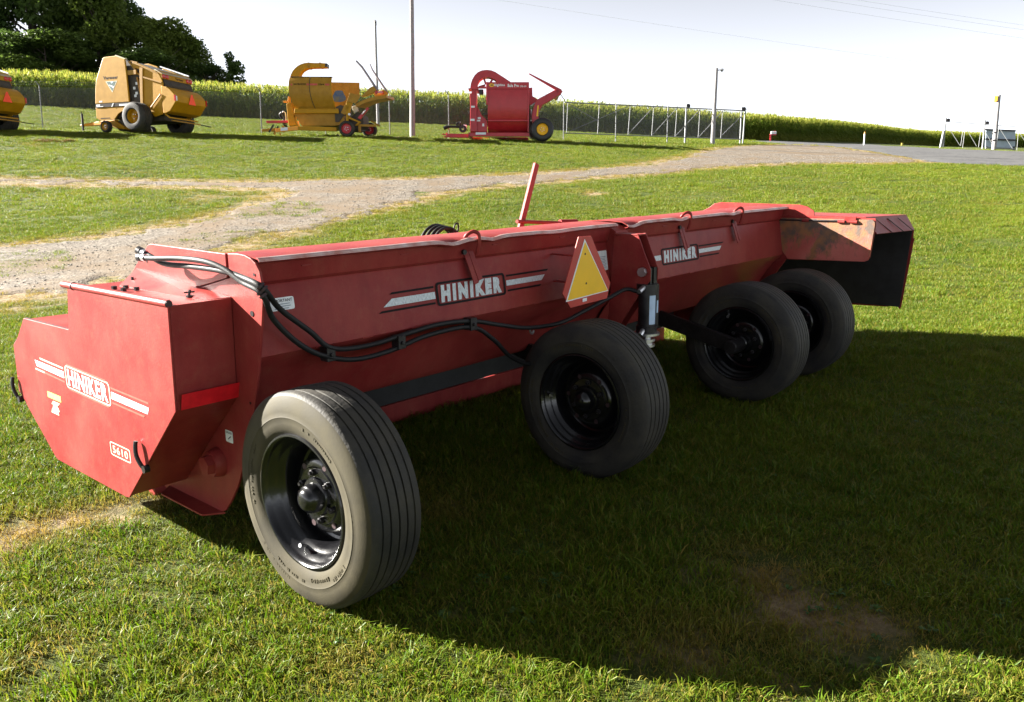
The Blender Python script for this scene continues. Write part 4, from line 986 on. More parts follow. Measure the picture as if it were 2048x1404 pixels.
def pixel_to_plane(base, x, y, yl):
    """photo pixel -> (x, z) on the machine's own upright plane lying yl metres behind its origin"""
    up = UPB; ax = (RHO - up * RHO.dot(up)).normalized(); ay = up.cross(ax)
    r = Vector(RM @ np.array([(x - 1024) / F_PX, (y - 702) / F_PX, 1.0])); o = Vector(EYE) - Vector(base)
    t = (yl - o.dot(ay)) / r.dot(ay); p = o + r * t
    return (p.dot(ax), p.dot(up))
def pxm(px0, py0, d):
    """returns a function turning photo pixels on a machine's side into its own metres (x right, z up)"""
    s_ = d / F_PX
    return lambda x, y: ((x - px0) * s_, (py0 - y) * s_)

# --- crimson bale processor
d = 34.6; base = pt(1000, 281.5, d); print('crimson', base[2]-gz(base[0],base[1])); base = Vector(base) + UPB.cross(RHO).normalized()*1.05
rb = thing('bale_processor', 'crimson bale processor with yellow wheel rim and arched blower spout on the bank', 'farm machine', base, RHO, UPB)
s_ = d / F_PX
YN, YF = -1.05, 1.25
def q(cx, cy, yl=-1.05): return pixel_to_plane(base, 860 + cx/6.4, 110 + cy/6.4, yl)
tub = MB()
prof = [(YN-.02,q(0,350)[1]),(YN-.06,q(0,500)[1]),(YN-.05,q(0,650)[1]),(YN+.02,q(0,825)[1]),(YN+.20,q(0,930)[1]),(YN+.45,q(0,992)[1])]
full = prof + [(YN+YF-y, z) for y, z in reversed(prof)]
x0, x1 = q(735,0)[0], q(1260,0)[0]
n = len(full)
vv = [(x, y, z) for x in np.linspace(x0, x1, 9) for y, z in full]
tub.add(vv, [(j*n+i, j*n+i+1, (j+1)*n+i+1, (j+1)*n+i) for j in range(8) for i in range(n-1)])
tub.add([(x0, y, z) for y, z in full], [tuple(range(n))]); tub.add([(x1-.02, y, z) for y, z in full], [tuple(range(n-1,-1,-1))])
tb = tub.build('tub', CRIMSON, rb, 40)
hb = MB().box((q(722,0)[0], YN-.085, q(0,438)[1]), (q(1258,0)[0], YN-.05, q(0,350)[1])).build('tub_header', CRIMSON, rb, bevel=.01)
def hp(cx, cy): x, z = q(cx, cy); return (x, YN-.0875, z)
def hwords(txt, cx0, cx1, cyb, cyt, b, par, m_): words(MB(), txt, lambda a, c: hp(cx0+(cx1-cx0)*a, cyb+(cyt-cyb)*c), b).build('lettering', m_, par)
hwords('Highline', 822, 958, 412, 372, .04, hb, WHITE); hwords('Bale Pro', 995, 1135, 415, 374, .04, hb, WHITE); hwords('CFR 650', 1150, 1232, 415, 394, .03, hb, WHITE)
lg = MB(); lg.add([hp(790+34*math.cos(t), 390+21*math.sin(t)) for t in np.linspace(0, 6.283, 25)[:-1]], [tuple(range(23,-1,-1))]); lgo = lg.build('oval_logo', YREFL, hb)
MB().add([(hp(792+20*math.cos(t), 390+10*math.sin(t))[0], YN-.089, hp(0,390+10*math.sin(t))[2]) for t in np.linspace(0, 6.283, 17)[:-1]], [tuple(range(15,-1,-1))]).build('logo_mark', DECALB, lgo)
MB().bar((x0-.02,YN-.06,q(0,640)[1]),(x0-.02,YN-.06,q(0,350)[1]),.10,.08).build('tub_post', CRIMSON, rb, bevel=.01)
MB().bar((x1,YN-.05,q(0,985)[1]),(x1,YN-.05,q(0,350)[1]),.05,.06).build('tub_post', CRIMSON, rb, bevel=.01)
MB().box((x0,YN-.075,q(0,852)[1]),(x1,YN-.02,q(0,832)[1])).build('tub_rib', CRIMSON, rb, bevel=.008)
# blower tower and spout
def colm(pts, ya, yb): return MB().prism([q(*p, ya) for p in pts], 1, ya, yb)
colm([(512,980),(515,640),(508,490),(600,490),(597,640),(600,980)], YN+.05, YN+.55).build('blower_column', CRIMSON, rb, bevel=.015)
colm([(600,985),(598,650),(628,700),(650,760),(720,820),(732,985)], YN+.15, YN+.75).build('blower_housing', CRIMSON, rb, bevel=.02)
colm([(490,438),(490,424),(620,424),(620,438)], YN, YN+.62).build('spout_flange', CRIMSON, rb)
colm([(530,490),(535,440),(600,440),(597,490)], YN+.08, YN+.52).build('spout_neck', CRIMSON, rb)
out_ = [(513,424),(520,365),(538,310),(570,255),(612,215),(665,192),(725,185),(785,192),(835,212),(945,282),(1050,352)]
inn_ = [(602,424),(606,380),(618,345),(640,315),(672,292),(705,281),(745,280),(785,288),(820,305),(860,335),(880,352)]
sp_ = MB(); k = len(out_)
vv = []
for o_, i_ in zip(out_, inn_):
    for yy in (YN+.08, YN+.52): vv += [(q(*o_)[0], yy, q(*o_)[1]), (q(*i_)[0], yy, q(*i_)[1])]
ff = []
for j in range(k-1):
    a = j*4; b = a+4; ff += [(a,a+1,b+1,b),(a+2,b+2,b+3,a+3),(a,b,b+2,a+2),(a+1,a+3,b+3,b+1)]
ff += [(0,2,3,1),(4*k-4,4*k-3,4*k-1,4*k-2)]
sp_.add(vv, ff); spo = sp_.build('blower_spout', CRIMSON, rb, 30)
for (a, b) in (((690,290),(712,362)),((798,296),(762,352)),((622,396),(705,372)),((820,215),(800,300))): MB().bar((q(*a)[0],YN+.3,q(*a)[1]),(q(*b)[0],YN+.3,q(*b)[1]),.07,.08).build('spout_brace', CRIMSON, rb)
MB().box((q(595,0)[0],YN+.1,q(0,420)[1]),(q(720,0)[0],YN+.25,q(0,400)[1])).box((q(600,0)[0],YN+.1,q(0,480)[1]),(q(680,0)[0],YN+.3,q(0,435)[1])).build('spout_motor_mount', CRIMSON, rb)
MB().tube([(q(655,440)[0],YN+.05,q(0,440)[1]),(q(655,500)[0],YN+.05,q(0,505)[1])], .09, 12).build('hydraulic_motor', DKSTEEL, rb, 40)
for (a, b, c_, d_) in ((525,648,572,672),(515,815,570,842),(608,790,648,815),(598,824,642,845),(668,872,692,908)):
    yv = YN+.046 if a < 590 else YN+.146
    flat(MB(), [q(a,d_),q(c_,d_),q(c_,b),q(a,b)], lambda x, z, yv=yv: (x, yv, z)).build('white_label', WHITE, rb)
# frame, drawbar, driveline
MB().box((q(500,0)[0],YN+.02,q(0,1042)[1]),(q(1275,0)[0],YN+.16,q(0,992)[1])).build('frame_rail', CRIMSON, rb, bevel=.01)
flat(MB(), [q(585,1018),q(716,1018),q(716,990),q(585,990)], lambda x, z: (x, YN+.016, z)).build('white_label', WHITE, rb)
MB().box((q(500,0)[0],YF-.3,q(0,1042)[1]),(q(1275,0)[0],YF-.16,q(0,992)[1])).build('frame_rail', CRIMSON, rb, bevel=.01)
MB().bar((q(190,1000)[0],0.0,q(0,1000)[1]),(q(500,1005)[0],0.0,q(0,1005)[1]),.16,.16).bar((q(510,1010)[0],-.9,q(0,1010)[1]),(q(510,1010)[0],.9,q(0,1010)[1]),.14,.16).build('drawbar', CRIMSON, rb, bevel=.01)
MB().bar((q(130,985)[0],0,q(0,982)[1]),(q(215,985)[0],0,q(0,990)[1]),.08,.05).bar((q(150,1010)[0],0,q(0,1015)[1]),(q(215,1012)[0],0,q(0,1015)[1]),.08,.05).bar((q(190,960)[0],0,q(0,960)[1]),(q(190,1030)[0],0,q(0,1030)[1]),.1,.06).build('hitch_clevis', CRIMSON, rb, bevel=.006)
MB().tube([(q(200,880)[0],0,q(0,880)[1]),(q(440,885)[0],0,q(0,885)[1])], .055, 12).build('driveline', DKSTEEL, rb, 40)
MB().tube([(q(150,900)[0],0,q(0,905)[1]),(q(205,880)[0],0,q(0,878)[1])], .085, 12).build('driveline_yoke', DKSTEEL, rb, 40)
MB().tube([(q(410,885)[0],-.05,q(0,888)[1]),(q(452,888)[0],-.05,q(0,892)[1])], .10, 14).build('driveline_guard', WHITE, rb, 40)
MB().lathe([(-.05,.06),(-.05,.16),(.05,.16),(.05,.06)], (q(405,915)[0],-.15,q(0,915)[1]), (0,1,0), 24).build('hose_reel', DKSTEEL, rb, 40)
MB().bar((q(215,900)[0],0,q(0,900)[1]),(q(222,985)[0],0,q(0,985)[1]),.03).build('driveline_stand', CRIMSON, rb)
hz = MB()
for o_ in (0, .05, .1): hz.tube(catmull([(q(360,900)[0]-o_,0,q(0,900)[1]),(q(345,850)[0]-o_,0,q(0,845)[1]),(q(370,820)[0]-o_,-.02,q(0,815+200*o_)[1]),(q(385,870)[0],-.05,q(0,880)[1]),(q(470,940)[0],-.05,q(0,930)[1])],5), .018, 6)
hz.build('hydraulic_hose', HOSE, rb, 60)
MB().tube([(q(640,0)[0],YN+.3,q(0,985)[1]),(q(720,0)[0],YN+.3,q(0,985)[1])], .1, 10).box((q(680,0)[0],YN+.1,q(0,770)[1]),(q(735,0)[0],YN+.4,q(0,740)[1])).build('gearbox', DARKIN, rb, 40)
# rear arms, forks and wheels
colm([(1268,640),(1268,420),(1310,415),(1312,525),(1392,575),(1330,625),(1300,640)], YF-.35, YF-.28).build('tub_end_gusset', CRIMSON, rb)
colm([(1310,868),(1300,800),(1318,690),(1350,600),(1385,560),(1590,450),(1640,432),(1690,462),(1660,510),(1600,545),(1430,645),(1395,700),(1385,790),(1402,850)], YN+.10, YN+.32).build('loader_arm', CRIMSON, rb, bevel=.015)
colm([(1320,868),(1310,800),(1328,690),(1360,600),(1395,560),(1600,450),(1650,432),(1700,462),(1670,510),(1610,545),(1440,645),(1405,700),(1395,790),(1412,850)], YF-.32, YF-.12).build('loader_arm', CRIMSON, rb, bevel=.015)
for ya, yb in ((YN+.12, YN+.24),): colm([(1272,232),(1266,242),(1610,448),(1650,470),(1690,470),(1685,440)], ya, yb).build('bale_fork', CRIMSON, rb, bevel=.01)
MB().tube([(q(1650,455)[0],YN+.1,q(0,458)[1]),(q(1650,455)[0],YF-.1,q(0,458)[1])], .09, 12).build('fork_shaft', CRIMSON, rb, 40)
flat(MB(), [q(1362,780),q(1385,780),q(1392,640),q(1378,640)], lambda x, z: (x, YN+.096, z)).build('yellow_decal', YREFL, rb)
MB().tube([(q(1295,690)[0],YN+.2,q(0,690)[1]),(q(1300,780)[0],YN+.2,q(0,800)[1])], .045, 8).tube([(q(1300,630)[0],YN+.2,q(0,640)[1]),(q(1380,590)[0],YN+.2,q(0,592)[1])], .04, 8).build('lift_ram', STEEL, rb, 40)
MB().bar((q(1270,640)[0],YN+.3,q(0,640)[1]),(q(1280,1000)[0],YN+.3,q(0,1000)[1]),.08).bar((q(1395,660)[0],YN+.4,q(0,660)[1]),(q(1400,860)[0],YN+.4,q(0,860)[1]),.03).build('rear_frame', DARKIN, rb)
wz = q(0,1110)[1]
tyre_parts(rb, (q(1440,0)[0], YN-.15, wz+.475), (0,1,0), .475, .44, .235, YREFL, BLACKB)
tyre_parts(rb, (q(1395,0)[0], YF+.15, q(1300,1095,YF+.15)[1]+.475), (0,1,0), .475, .44, .235, YREFL, BLACKB)
MB().tube([(q(1440,0)[0],YN-.1,wz+.47),(q(1400,0)[0],YF,wz+.6)], .07, 10).build('axle', DKSTEEL, rb, 40)
MB().bar((q(968,0)[0],YF-.2,q(0,1040)[1]),(q(968,0)[0],YF-.2,q(0,1090)[1]),.05).build('parking_jack', GALV, rb)

# --- yellow bale processor
d = 33.8; base = pt(660, 274, d); print('yellow', base[2]-gz(base[0],base[1])); base = Vector(base) + UPB.cross(RHO).normalized()*1.1
yb_ = thing('bale_processor', 'yellow bale processor with curved tub, bent spout and two raised grey fork tines', 'farm machine', base, RHO, UPB)
s2 = d / F_PX
YN, YF = -1.1, 1.2
def q(cx, cy, yl=-1.1): return pixel_to_plane(base, 500 + cx/5.851, 90 + cy/5.851, yl)
zt = [372, 420, 480, 540, 600, 660, 700, 738]; yo = [.06, -.02, -.06, -.07, -.04, .04, .12, .24]
xl = [456, 452, 451, 455, 466, 482, 496, 514]; xr = [946, 946, 947, 951, 960, 970, 978, 988]
tub = MB(); cols = 12; vv = []
for i in range(8):
    for j in range(cols+1):
        cx = xl[i] + (xr[i]-xl[i])*j/cols; e = (j/cols*2-1); x, z = q(cx, zt[i]); vv.append((x, YN+yo[i]+.05*e*e, z))
m_ = cols+1
nv = len(vv); vv += [(x, y+.03, z) for x, y, z in vv]
ff = [(i*m_+j, (i+1)*m_+j, (i+1)*m_+j+1, i*m_+j+1) for i in range(7) for j in range(cols)]
ff += [tuple(nv+a for a in reversed(f)) for f in ff]
ff += [(i*m_, nv+i*m_, nv+(i+1)*m_, (i+1)*m_) for i in range(7)] + [(i*m_+cols, (i+1)*m_+cols, nv+(i+1)*m_+cols, nv+i*m_+cols) for i in range(7)]
ff += [(j, j+1, nv+j+1, nv+j) for j in range(cols)]
tub.add(vv, ff); tb = tub.build('near_tub_wall', YDARK, yb_, 50)
MB().tube([(q(xl[i] + (xr[i]-xl[i])*.5, zt[i])[0], YN+yo[i]-.004, q(0, zt[i])[1]) for i in range(8)], .014, 6).build('tub_seam', DARKIN, tb, 40)
MB().tube([(q(xr[i], zt[i])[0], YN+yo[i]+.06, q(0, zt[i])[1]) for i in range(8)], .025, 6).build('tub_edge', YELLOW, tb, 40)
MB().bar((q(456,0)[0],YN+.09,q(0,370)[1]),(q(948,0)[0],YN+.09,q(0,372)[1]),.07,.03).build('tub_rim', DARKIN, tb)
def tp(cx, cy):
    x, z = q(cx, cy); e = ((cx-451)/(946-451)*2-1); return (x, YN + np.interp(cy, zt, yo) + .05*e*e - .007, z)
words(MB(), 'HAYBUSTER', lambda a, b: tp(512+146*a, 470-22*b), .03).build('lettering', DECALK, tb)
words(MB(), '2564', lambda a, b: tp(800+68*a, 474-22*b), .03, .15).build('lettering', DECALK, tb)
st = MB()
for a, b in ((478,495),(666,690),(700,790),(880,930)): flat(st, [(a,475),(b,475),(b,452),(a,452)], tp)
st.build('red_stripe', mat('faded_red_stripe', (0.45, .07, .05), .5, 0, .2, 10), tb)
# far wall with a blue reflection painted on it, floor, hopper
fw = MB().prism([q(*p, YF-.04) for p in ((470,372),(946,372),(946,435),(1280,440),(1280,600),(1100,740),(520,740))], 1, YF-.04, YF).build('far_tub_wall', YDARK, yb_)
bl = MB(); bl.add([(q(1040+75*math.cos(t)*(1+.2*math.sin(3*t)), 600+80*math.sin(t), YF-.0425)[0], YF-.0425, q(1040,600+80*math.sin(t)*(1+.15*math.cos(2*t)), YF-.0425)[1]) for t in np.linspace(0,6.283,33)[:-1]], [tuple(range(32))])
bl.build('blue_reflection', mat('blue_reflection_tint', (.015,.08,.30), .4, .2, 0, 4, (.10,.14,.14)), fw)
colm2 = lambda pts, ya, yc: MB().prism([q(*p, ya) for p in pts], 1, ya, yc)
colm2([(512,800),(520,742),(1030,742),(1040,800)], YN+.16, YF-.1).build('tub_channel', YELLOW, yb_, bevel=.02)
MB().bar((q(540,0)[0],YN+.16,q(0,745)[1]),(q(990,0)[0],YN+.16,q(0,742)[1]),.03,.02).build('channel_edge', YELLOW, yb_)
colm2([(515,802),(1100,802),(1110,930),(1000,945),(600,945)], YN+.3, YF-.25).build('hopper', YDARK, yb_, bevel=.02)
colm2([(440,860),(425,690),(455,670),(485,670),(520,860),(545,940),(450,945)], YN+.35, YN+.75).build('blower_housing', YELLOW, yb_, bevel=.02)
colm2([(386,668),(386,652),(440,650),(445,600),(455,600),(462,670)], YN+.45, YN+.7).build('control_bracket', ORANGE, yb_, bevel=.01)
MB().box((q(440,0)[0],YN+.32,q(0,800)[1]),(q(525,0)[0],YN+.36,q(0,785)[1])).build('housing_rib', YELLOW, yb_)
# spout
so_ = [(470,372),(478,345),(498,305),(525,272),(560,243),(600,222),(640,210),(682,206),(755,210),(830,210),(900,215)]
si_ = [(576,372),(580,350),(590,325),(606,305),(625,290),(648,278),(668,270),(690,265),(755,262),(830,260),(900,257)]
sp_ = MB(); vv = []; k = len(so_)
for o_, i_ in zip(so_, si_):
    for yy in (-.35, .05): vv += [(q(*o_, -.35)[0], yy, q(*o_, -.35)[1]), (q(*i_, -.35)[0], yy, q(*i_, -.35)[1])]
ff = []
for j in range(k-1):
    a = j*4; b = a+4; ff += [(a,a+1,b+1,b),(a+2,b+2,b+3,a+3),(a,b,b+2,a+2),(a+1,a+3,b+3,b+1)]
ff += [(0,2,3,1),(4*k-4,4*k-3,4*k-1,4*k-2)]
sp_.add(vv, ff); spo = sp_.build('blower_spout', YELLOW, yb_, 30)
colm2([(674,204),(692,204),(700,268),(680,268)], -.37, .07).build('spout_flange', YDARK, spo)
colm2([(880,216),(902,216),(902,256),(876,256)], -.36, .06).build('spout_end', DKSTEEL, spo)
colm2([(808,204),(832,206),(834,262),(815,262)], -.36, .06).build('spout_flange', YDARK, spo)
# front frame
colm2([(190,910),(188,885),(540,880),(540,910)], -.45, -.2).build('red_hitch_beam', CRIMSON, yb_, bevel=.01)
colm2([(540,880),(560,950),(455,948),(455,900)], -.5, -.1).build('red_guard', CRIMSON, yb_)
MB().bar((q(195,0)[0],-.6,q(0,915)[1]),(q(135,0)[0],-.6,q(0,1005)[1]),.06).bar((q(195,0)[0],.1,q(0,915)[1]),(q(135,0)[0],.1,q(0,1005)[1]),.06).build('hitch_strut', DKSTEEL, yb_)
colm2([(135,985),(300,970),(300,1010),(140,1012)], -.35, -.2).build('tongue', YDARK, yb_, bevel=.01)
ob = colm2([(298,978),(560,948),(560,995),(298,1018)], YN-.02, YN+.12).build('orange_side_beam', ORANGE, yb_, bevel=.01)
flat(MB(), [q(360,1006),q(442,1000),q(442,962),q(360,970)], lambda x, z: (x, YN-.024, z)).build('white_label', WHITE, ob)
colm2([(560,950),(1010,962),(1010,1008),(560,996)], YN, YN+.12).build('side_beam', YELLOW, yb_, bevel=.01)
colm2([(560,950),(1300,962),(1300,1008),(560,996)], YF-.5, YF-.38).build('side_beam', YDARK, yb_, bevel=.01)
MB().bar((q(185,0)[0],-.4,q(0,1000)[1]),(q(185,0)[0],-.4,q(0,1050)[1]),.06).bar((q(250,0)[0],-.4,q(0,1010)[1]),(q(265,0)[0],-.4,q(0,1055)[1]),.05).bar((q(285,0)[0],-.3,q(0,920)[1]),(q(285,0)[0],-.3,q(0,1000)[1]),.08).build('jack_stand', YDARK, yb_)
hz = MB()
for o_, r_ in ((0,.022),(.06,.022),(.12,.02)):
    hz.tube(catmull([(q(300,800)[0]+o_*.3,-.3,q(0,830)[1]),(q(280,780)[0]+o_*.3,-.3,q(0,785)[1]),(q(310,750)[0],-.32-o_,q(0,755+120*o_)[1]),(q(335,800)[0],-.3-o_,q(0,800)[1]),(q(325,900)[0]+o_,-.3,q(0,890)[1]),(q(385,960)[0],-.4,q(0,950)[1])],6), r_, 7)
hz.build('hydraulic_hose', HOSE, yb_, 60)
MB().tube(catmull([(q(275,0)[0],-.36,q(0,775)[1]),(q(300,0)[0],-.36,q(0,752)[1]),(q(322,0)[0],-.36,q(0,775)[1]),(q(326,0)[0],-.36,q(0,860)[1])],6), .02, 7).build('white_hose', WHITE, yb_, 60)
# rear loader
colm2([(1130,662),(1165,560),(1295,585),(1240,682)], YN+.15, YN+.20).build('loader_side_plate', YDARK, yb_, bevel=.01)
for y0, y1 in ((YN+.2, YN+.32), (YF-.35, YF-.23)):
    colm2([(1130,660),(1205,640),(1165,800),(1150,900),(1120,900),(1125,800),(1110,740)], y0, y1).build('loader_post', YELLOW, yb_, bevel=.01)
    colm2([(1140,830),(1300,900),(1250,945),(1225,940),(1265,905),(1150,860)], y0, y1).build('loader_strut', YELLOW, yb_, bevel=.008)
bed = MB(); xs = [1230,1290,1360,1430,1500,1590]; zs = [690,660,632,612,598,585]
b0 = [(q(a,b,YN+.2)[0], YN+.2, q(a,b,YN+.2)[1]) for a, b in zip(xs, zs)]; b1 = [(x+.05, YF-.2, z+.18) for x, y, z in b0]; b2 = [(x+.05, y, z-.12) for x, y, z in b0]; b3 = [(x+.05, y, z-.12) for x, y, z in b1]
k = len(xs); vv = b0+b1+b2+b3
ff = [(j, j+1, k+j+1, k+j) for j in range(k-1)] + [(2*k+j, 3*k+j, 3*k+j+1, 2*k+j+1) for j in range(k-1)] + [(j, 2*k+j, 2*k+j+1, j+1) for j in range(k-1)] + [(k+j, k+j+1, 3*k+j+1, 3*k+j) for j in range(k-1)] + [(0,k,3*k,2*k),(k-1,3*k-1,4*k-1,2*k-1)]
ff[-1] = (k-1, 3*k-1, 4*k-1, 2*k-1)
bed.add(vv, ff); bed.build('bale_cradle', YDARK, yb_, 40)
colm2([(1300,600),(1400,500),(1440,480),(1482,522),(1440,560),(1340,600)], YN+.18, YN+.40).build('fork_arm', YDARK, yb_, bevel=.01)
colm2([(1440,570),(1520,545),(1560,520),(1612,556),(1570,600),(1470,610)], YF-.45, YF-.22).build('fork_arm', YDARK, yb_, bevel=.01)
MB().tube([(q(1455,0)[0],YN+.2,q(0,545)[1]),(q(1560,560,YF-.2)[0],YF-.2,q(1560,560,YF-.2)[1])], .07, 10).build('fork_shaft', CRIMSON, yb_, 40)
FORK = mat('grey_worn_fork', (.20,.18,.20), .45, .4, .2, 6)
MB().tube([(q(1222,0)[0],YN+.29,q(0,170)[1]),(q(1290,0)[0],YN+.29,q(0,245)[1]),(q(1470,0)[0],YN+.29,q(0,525)[1])], .034, 8, .055).build('bale_fork', FORK, yb_, 40)
Y3 = YF-.33
MB().tube([(q(a,b,Y3)[0],Y3,q(a,b,Y3)[1]) for a, b in ((1402,218),(1432,290),(1608,556))], .02, 8, .05).build('bale_fork', FORK, yb_, 40)
colm2([(1258,850),(1370,725),(1392,740),(1290,870)], YN+.05, YN+.18).build('lift_ram', CRIMSON, yb_, bevel=.01)
MB().tube([(q(1285,0)[0],YN+.04,q(0,810)[1]),(q(1330,0)[0],YN+.04,q(0,760)[1])], .03, 8).build('ram_rod', STEEL, yb_, 40)
colm2([(1190,722),(1250,700),(1270,770),(1215,800)], YN+.4, YN+.5).build('hydraulic_tank', mat('pale_tank', (.5,.45,.33), .5, 0, .1, 5), yb_, bevel=.02)
MB().bar((q(1100,0)[0],YN+.3,q(0,700)[1]),(q(1050,0)[0],YN+.3,q(0,800)[1]),.2).bar((q(1230,0)[0],YN+.35,q(0,930)[1]),(q(1430,0)[0],YN+.5,q(0,930)[1]),.09).bar((q(1340,0)[0],0,q(0,850)[1]),(q(1445,0)[0],0,q(0,915)[1]),.07).bar((q(1240,0)[0],YN+.3,q(0,930)[1]),(q(1240,0)[0],YN+.3,q(0,1010)[1]),.1).build('rear_frame', YDARK, yb_)
colm2([(1240,790),(1320,800),(1330,930),(1240,990),(1130,980),(1130,900)], YN+.45, YF-.5).build('rear_gear_case', DARKIN, yb_)
colm2([(985,735),(1060,700),(1110,720),(1100,820),(1040,900),(1000,900)], YN+.25, YF-.6).build('slat_drive', DARKIN, yb_)
MB().tube([(q(1128,0)[0],YN+.12,q(0,806)[1]),(q(1128,0)[0],YN+.22,q(0,806)[1])], .05, 12).build('pivot_cap', WHITE, yb_, 40)
wz = q(0,1078)[1]
tyre_parts(yb_, (q(1108,0)[0], YN-.08, wz+.32), (0,1,0), .32, .28, .20, CRIMSON)
tyre_parts(yb_, (q(1400,1000,YF-.1)[0], YF-.1, q(1400,1083,YF-.1)[1]+.32), (0,1,0), .32, .28, .20, CRIMSON)
MB().bar((q(1108,0)[0],YN+.05,wz+.32),(q(1400,1000,YF-.1)[0],YF-.1,q(1400,1083,YF-.1)[1]+.32),.1).build('axle', DKSTEEL, yb_)
MB().bar((q(915,0)[0],.2,q(0,1000)[1]),(q(918,0)[0],.2,q(0,1066)[1]),.05).build('parking_jack', GALV, yb_)

# --- round balers
d = 33.6; base = pt(196, 268, d); print('baler', base[2]-gz(base[0],base[1]))
U = RHO*.94 - ALPHA*.342
ba = thing('round_baler', 'yellow round baler with V emblem on its tall side shield, left of the yellow processor', 'farm machine', base, U, UPB, 'round balers on the bank')
W = 1.8
def uz(cx, cy, off=0.0): return ((cx - 95 - off*312) * .00342, (1272 - cy) * .00250)
P = lambda pts, a, b, off=0.0: MB().prism([uz(x, y, off) for x, y in pts], 1, a, b)
SHIELD = [(95,800),(108,600),(132,430),(262,88),(300,80),(450,76),(588,138),(600,400),(610,800)]
for y0, y1 in ((-.02, .05), (W-.05, W+.02)): P(SHIELD, y0, y1).build('side_shield', YELLOW, ba, bevel=.025)
P([(440,78),(452,62),(590,128),(590,140)], -.01, .12).build('shield_cap', mat('pale_cap', (.45,.40,.25), .5, 0, .1, 6), ba)
str_ = P([(92,855),(95,800),(610,800),(612,855)], -.015, .05).build('black_side_stripe', DECALK, ba)
P([(92,1022),(90,857),(612,857),(614,930),(480,940),(430,970),(360,1060),(150,1060)], 0.0, .06).build('lower_side_panel', YELLOW, ba, bevel=.015)
P([(92,1022),(90,857),(612,857),(614,930),(480,940),(430,970),(360,1060),(150,1060)], W-.06, W).build('lower_side_panel', YELLOW, ba, bevel=.015)
def bs_(cx, cy, e=.0225): u_, z_ = uz(cx, cy); return (u_, -e, z_)
words(MB(), 'Vermeer', lambda a, b: bs_(248+220*a, 430-52*b), .03).build('lettering', DECALK, ba)
em = MB(); flat(em, [(278,460),(370,636),(454,460)], bs_); emo = em.build('emblem_edge', mat('pale_emblem_edge', (.6,.55,.4), .5), ba)
flat(MB(), [(292,468),(369,618),(438,468)], lambda a, b: bs_(a, b, .0235)).build('emblem', EMBG, emo)
flat(MB(), [(318,512),(340,515),(385,535),(405,548),(385,572),(362,545),(330,530)], lambda a, b: bs_(a, b, .0245)).build('emblem_swoosh', WHITE, emo)
flat(MB(), [(350,470),(395,470),(372,500)], lambda a, b: bs_(a, b, .0245)).build('emblem_notch', CYLBLUE, emo)
for a, b, c_, e_ in ((158,755,205,778),(110,810,168,835),(112,838,215,848),(458,822,592,850)):
    flat(MB(), [(a,e_),(c_,e_),(c_,b),(a,b)], bs_).build('white_label', WHITE, ba)
flat(MB(), [(338,858),(352,858),(378,802),(364,802)], bs_).build('white_slash', WHITE, ba)
flat(MB(), [(155,1035),(300,1035),(300,1022),(155,1022)], lambda a, b: (uz(a,b)[0], -.003, uz(a,b)[1])).build('small_decal', DECALK, ba)
# dark bale chamber between the shields
P([(330,150),(560,150),(620,170),(1050,380),(1120,560),(1000,1000),(700,960),(300,1040),(130,980)], .14, W-.14).build('bale_chamber', DARKIN, ba)
P([(560,130),(600,150),(1060,350),(1060,372),(610,180),(560,160)], .20, W-.2, .1).build('forming_belts', BLACKB, ba)
for k, v in enumerate((.4, .65, .9, 1.15, 1.4)):
    P([(600,140),(1050,338),(1050,346),(600,150)], v-.012, v+.012, .1).build('belt_edge', DKSTEEL, ba)
TG = [(700,200),(720,180),(820,225),(1040,345),(1085,395),(1125,500),(1135,570),(1110,600),(1100,1010),(985,1045),(905,935),(850,900),(790,880),(800,300),(700,260)]
for y0, y1 in ((.07, .12), (W-.12, W-.07)): tg = P(TG, y0, y1, .12).build('tailgate_side', YELLOW, ba, bevel=.015)
for pts in ([(860,420),(1120,520),(1120,545),(860,445)],[(820,280),(862,290),(850,440),(830,860),(795,860),(810,420)],[(720,182),(1080,385),(1085,402),(715,205)]): P(pts, .02, .07, .1).build('tailgate_rib', YDARK, ba, bevel=.008)
MB().tube([(uz(905,925,.05)[0],.03,uz(0,925)[1]),(uz(1080,700,.05)[0],.03,uz(0,705)[1])], .03, 8).build('gas_strut', YDARK, ba, 40)
P([(720,175),(1500,380),(1500,395),(720,195)], W-.06, W, .2).build('far_top_rail', mat('pale_rail', (.5,.46,.34), .5), ba) if False else None
MB().tube([(uz(640,150)[0],W-.1,uz(0,148)[1]),(uz(1060,330)[0],W-.1,uz(0,335)[1])], .03, 8).build('far_top_rail', WHITE, ba, 40)  # white stands in for the sunlight along this rail
for a, b in (((615,170),(700,300)),((640,170),(740,200)),((690,340),(790,400)),((720,420),(780,820))): MB().bar((uz(*a)[0],.1,uz(*a)[1]),(uz(*b)[0],.1,uz(*b)[1]),.06).build('side_linkage', YDARK, ba)
for a, b in ((700,510),(660,580),(690,660),(670,700),(730,830)): MB().box((uz(a,b)[0]-.06,.12,uz(a,b)[1]-.05),(uz(a,b)[0]+.05,.135,uz(a,b)[1]+.05)).build('chain_guard_label', WHITE, ba)
MB().box((uz(600,0)[0],.02,uz(0,380)[1]),(uz(730,0)[0],.1,uz(0,310)[1])).build('side_bracket', YDARK, ba, bevel=.01)
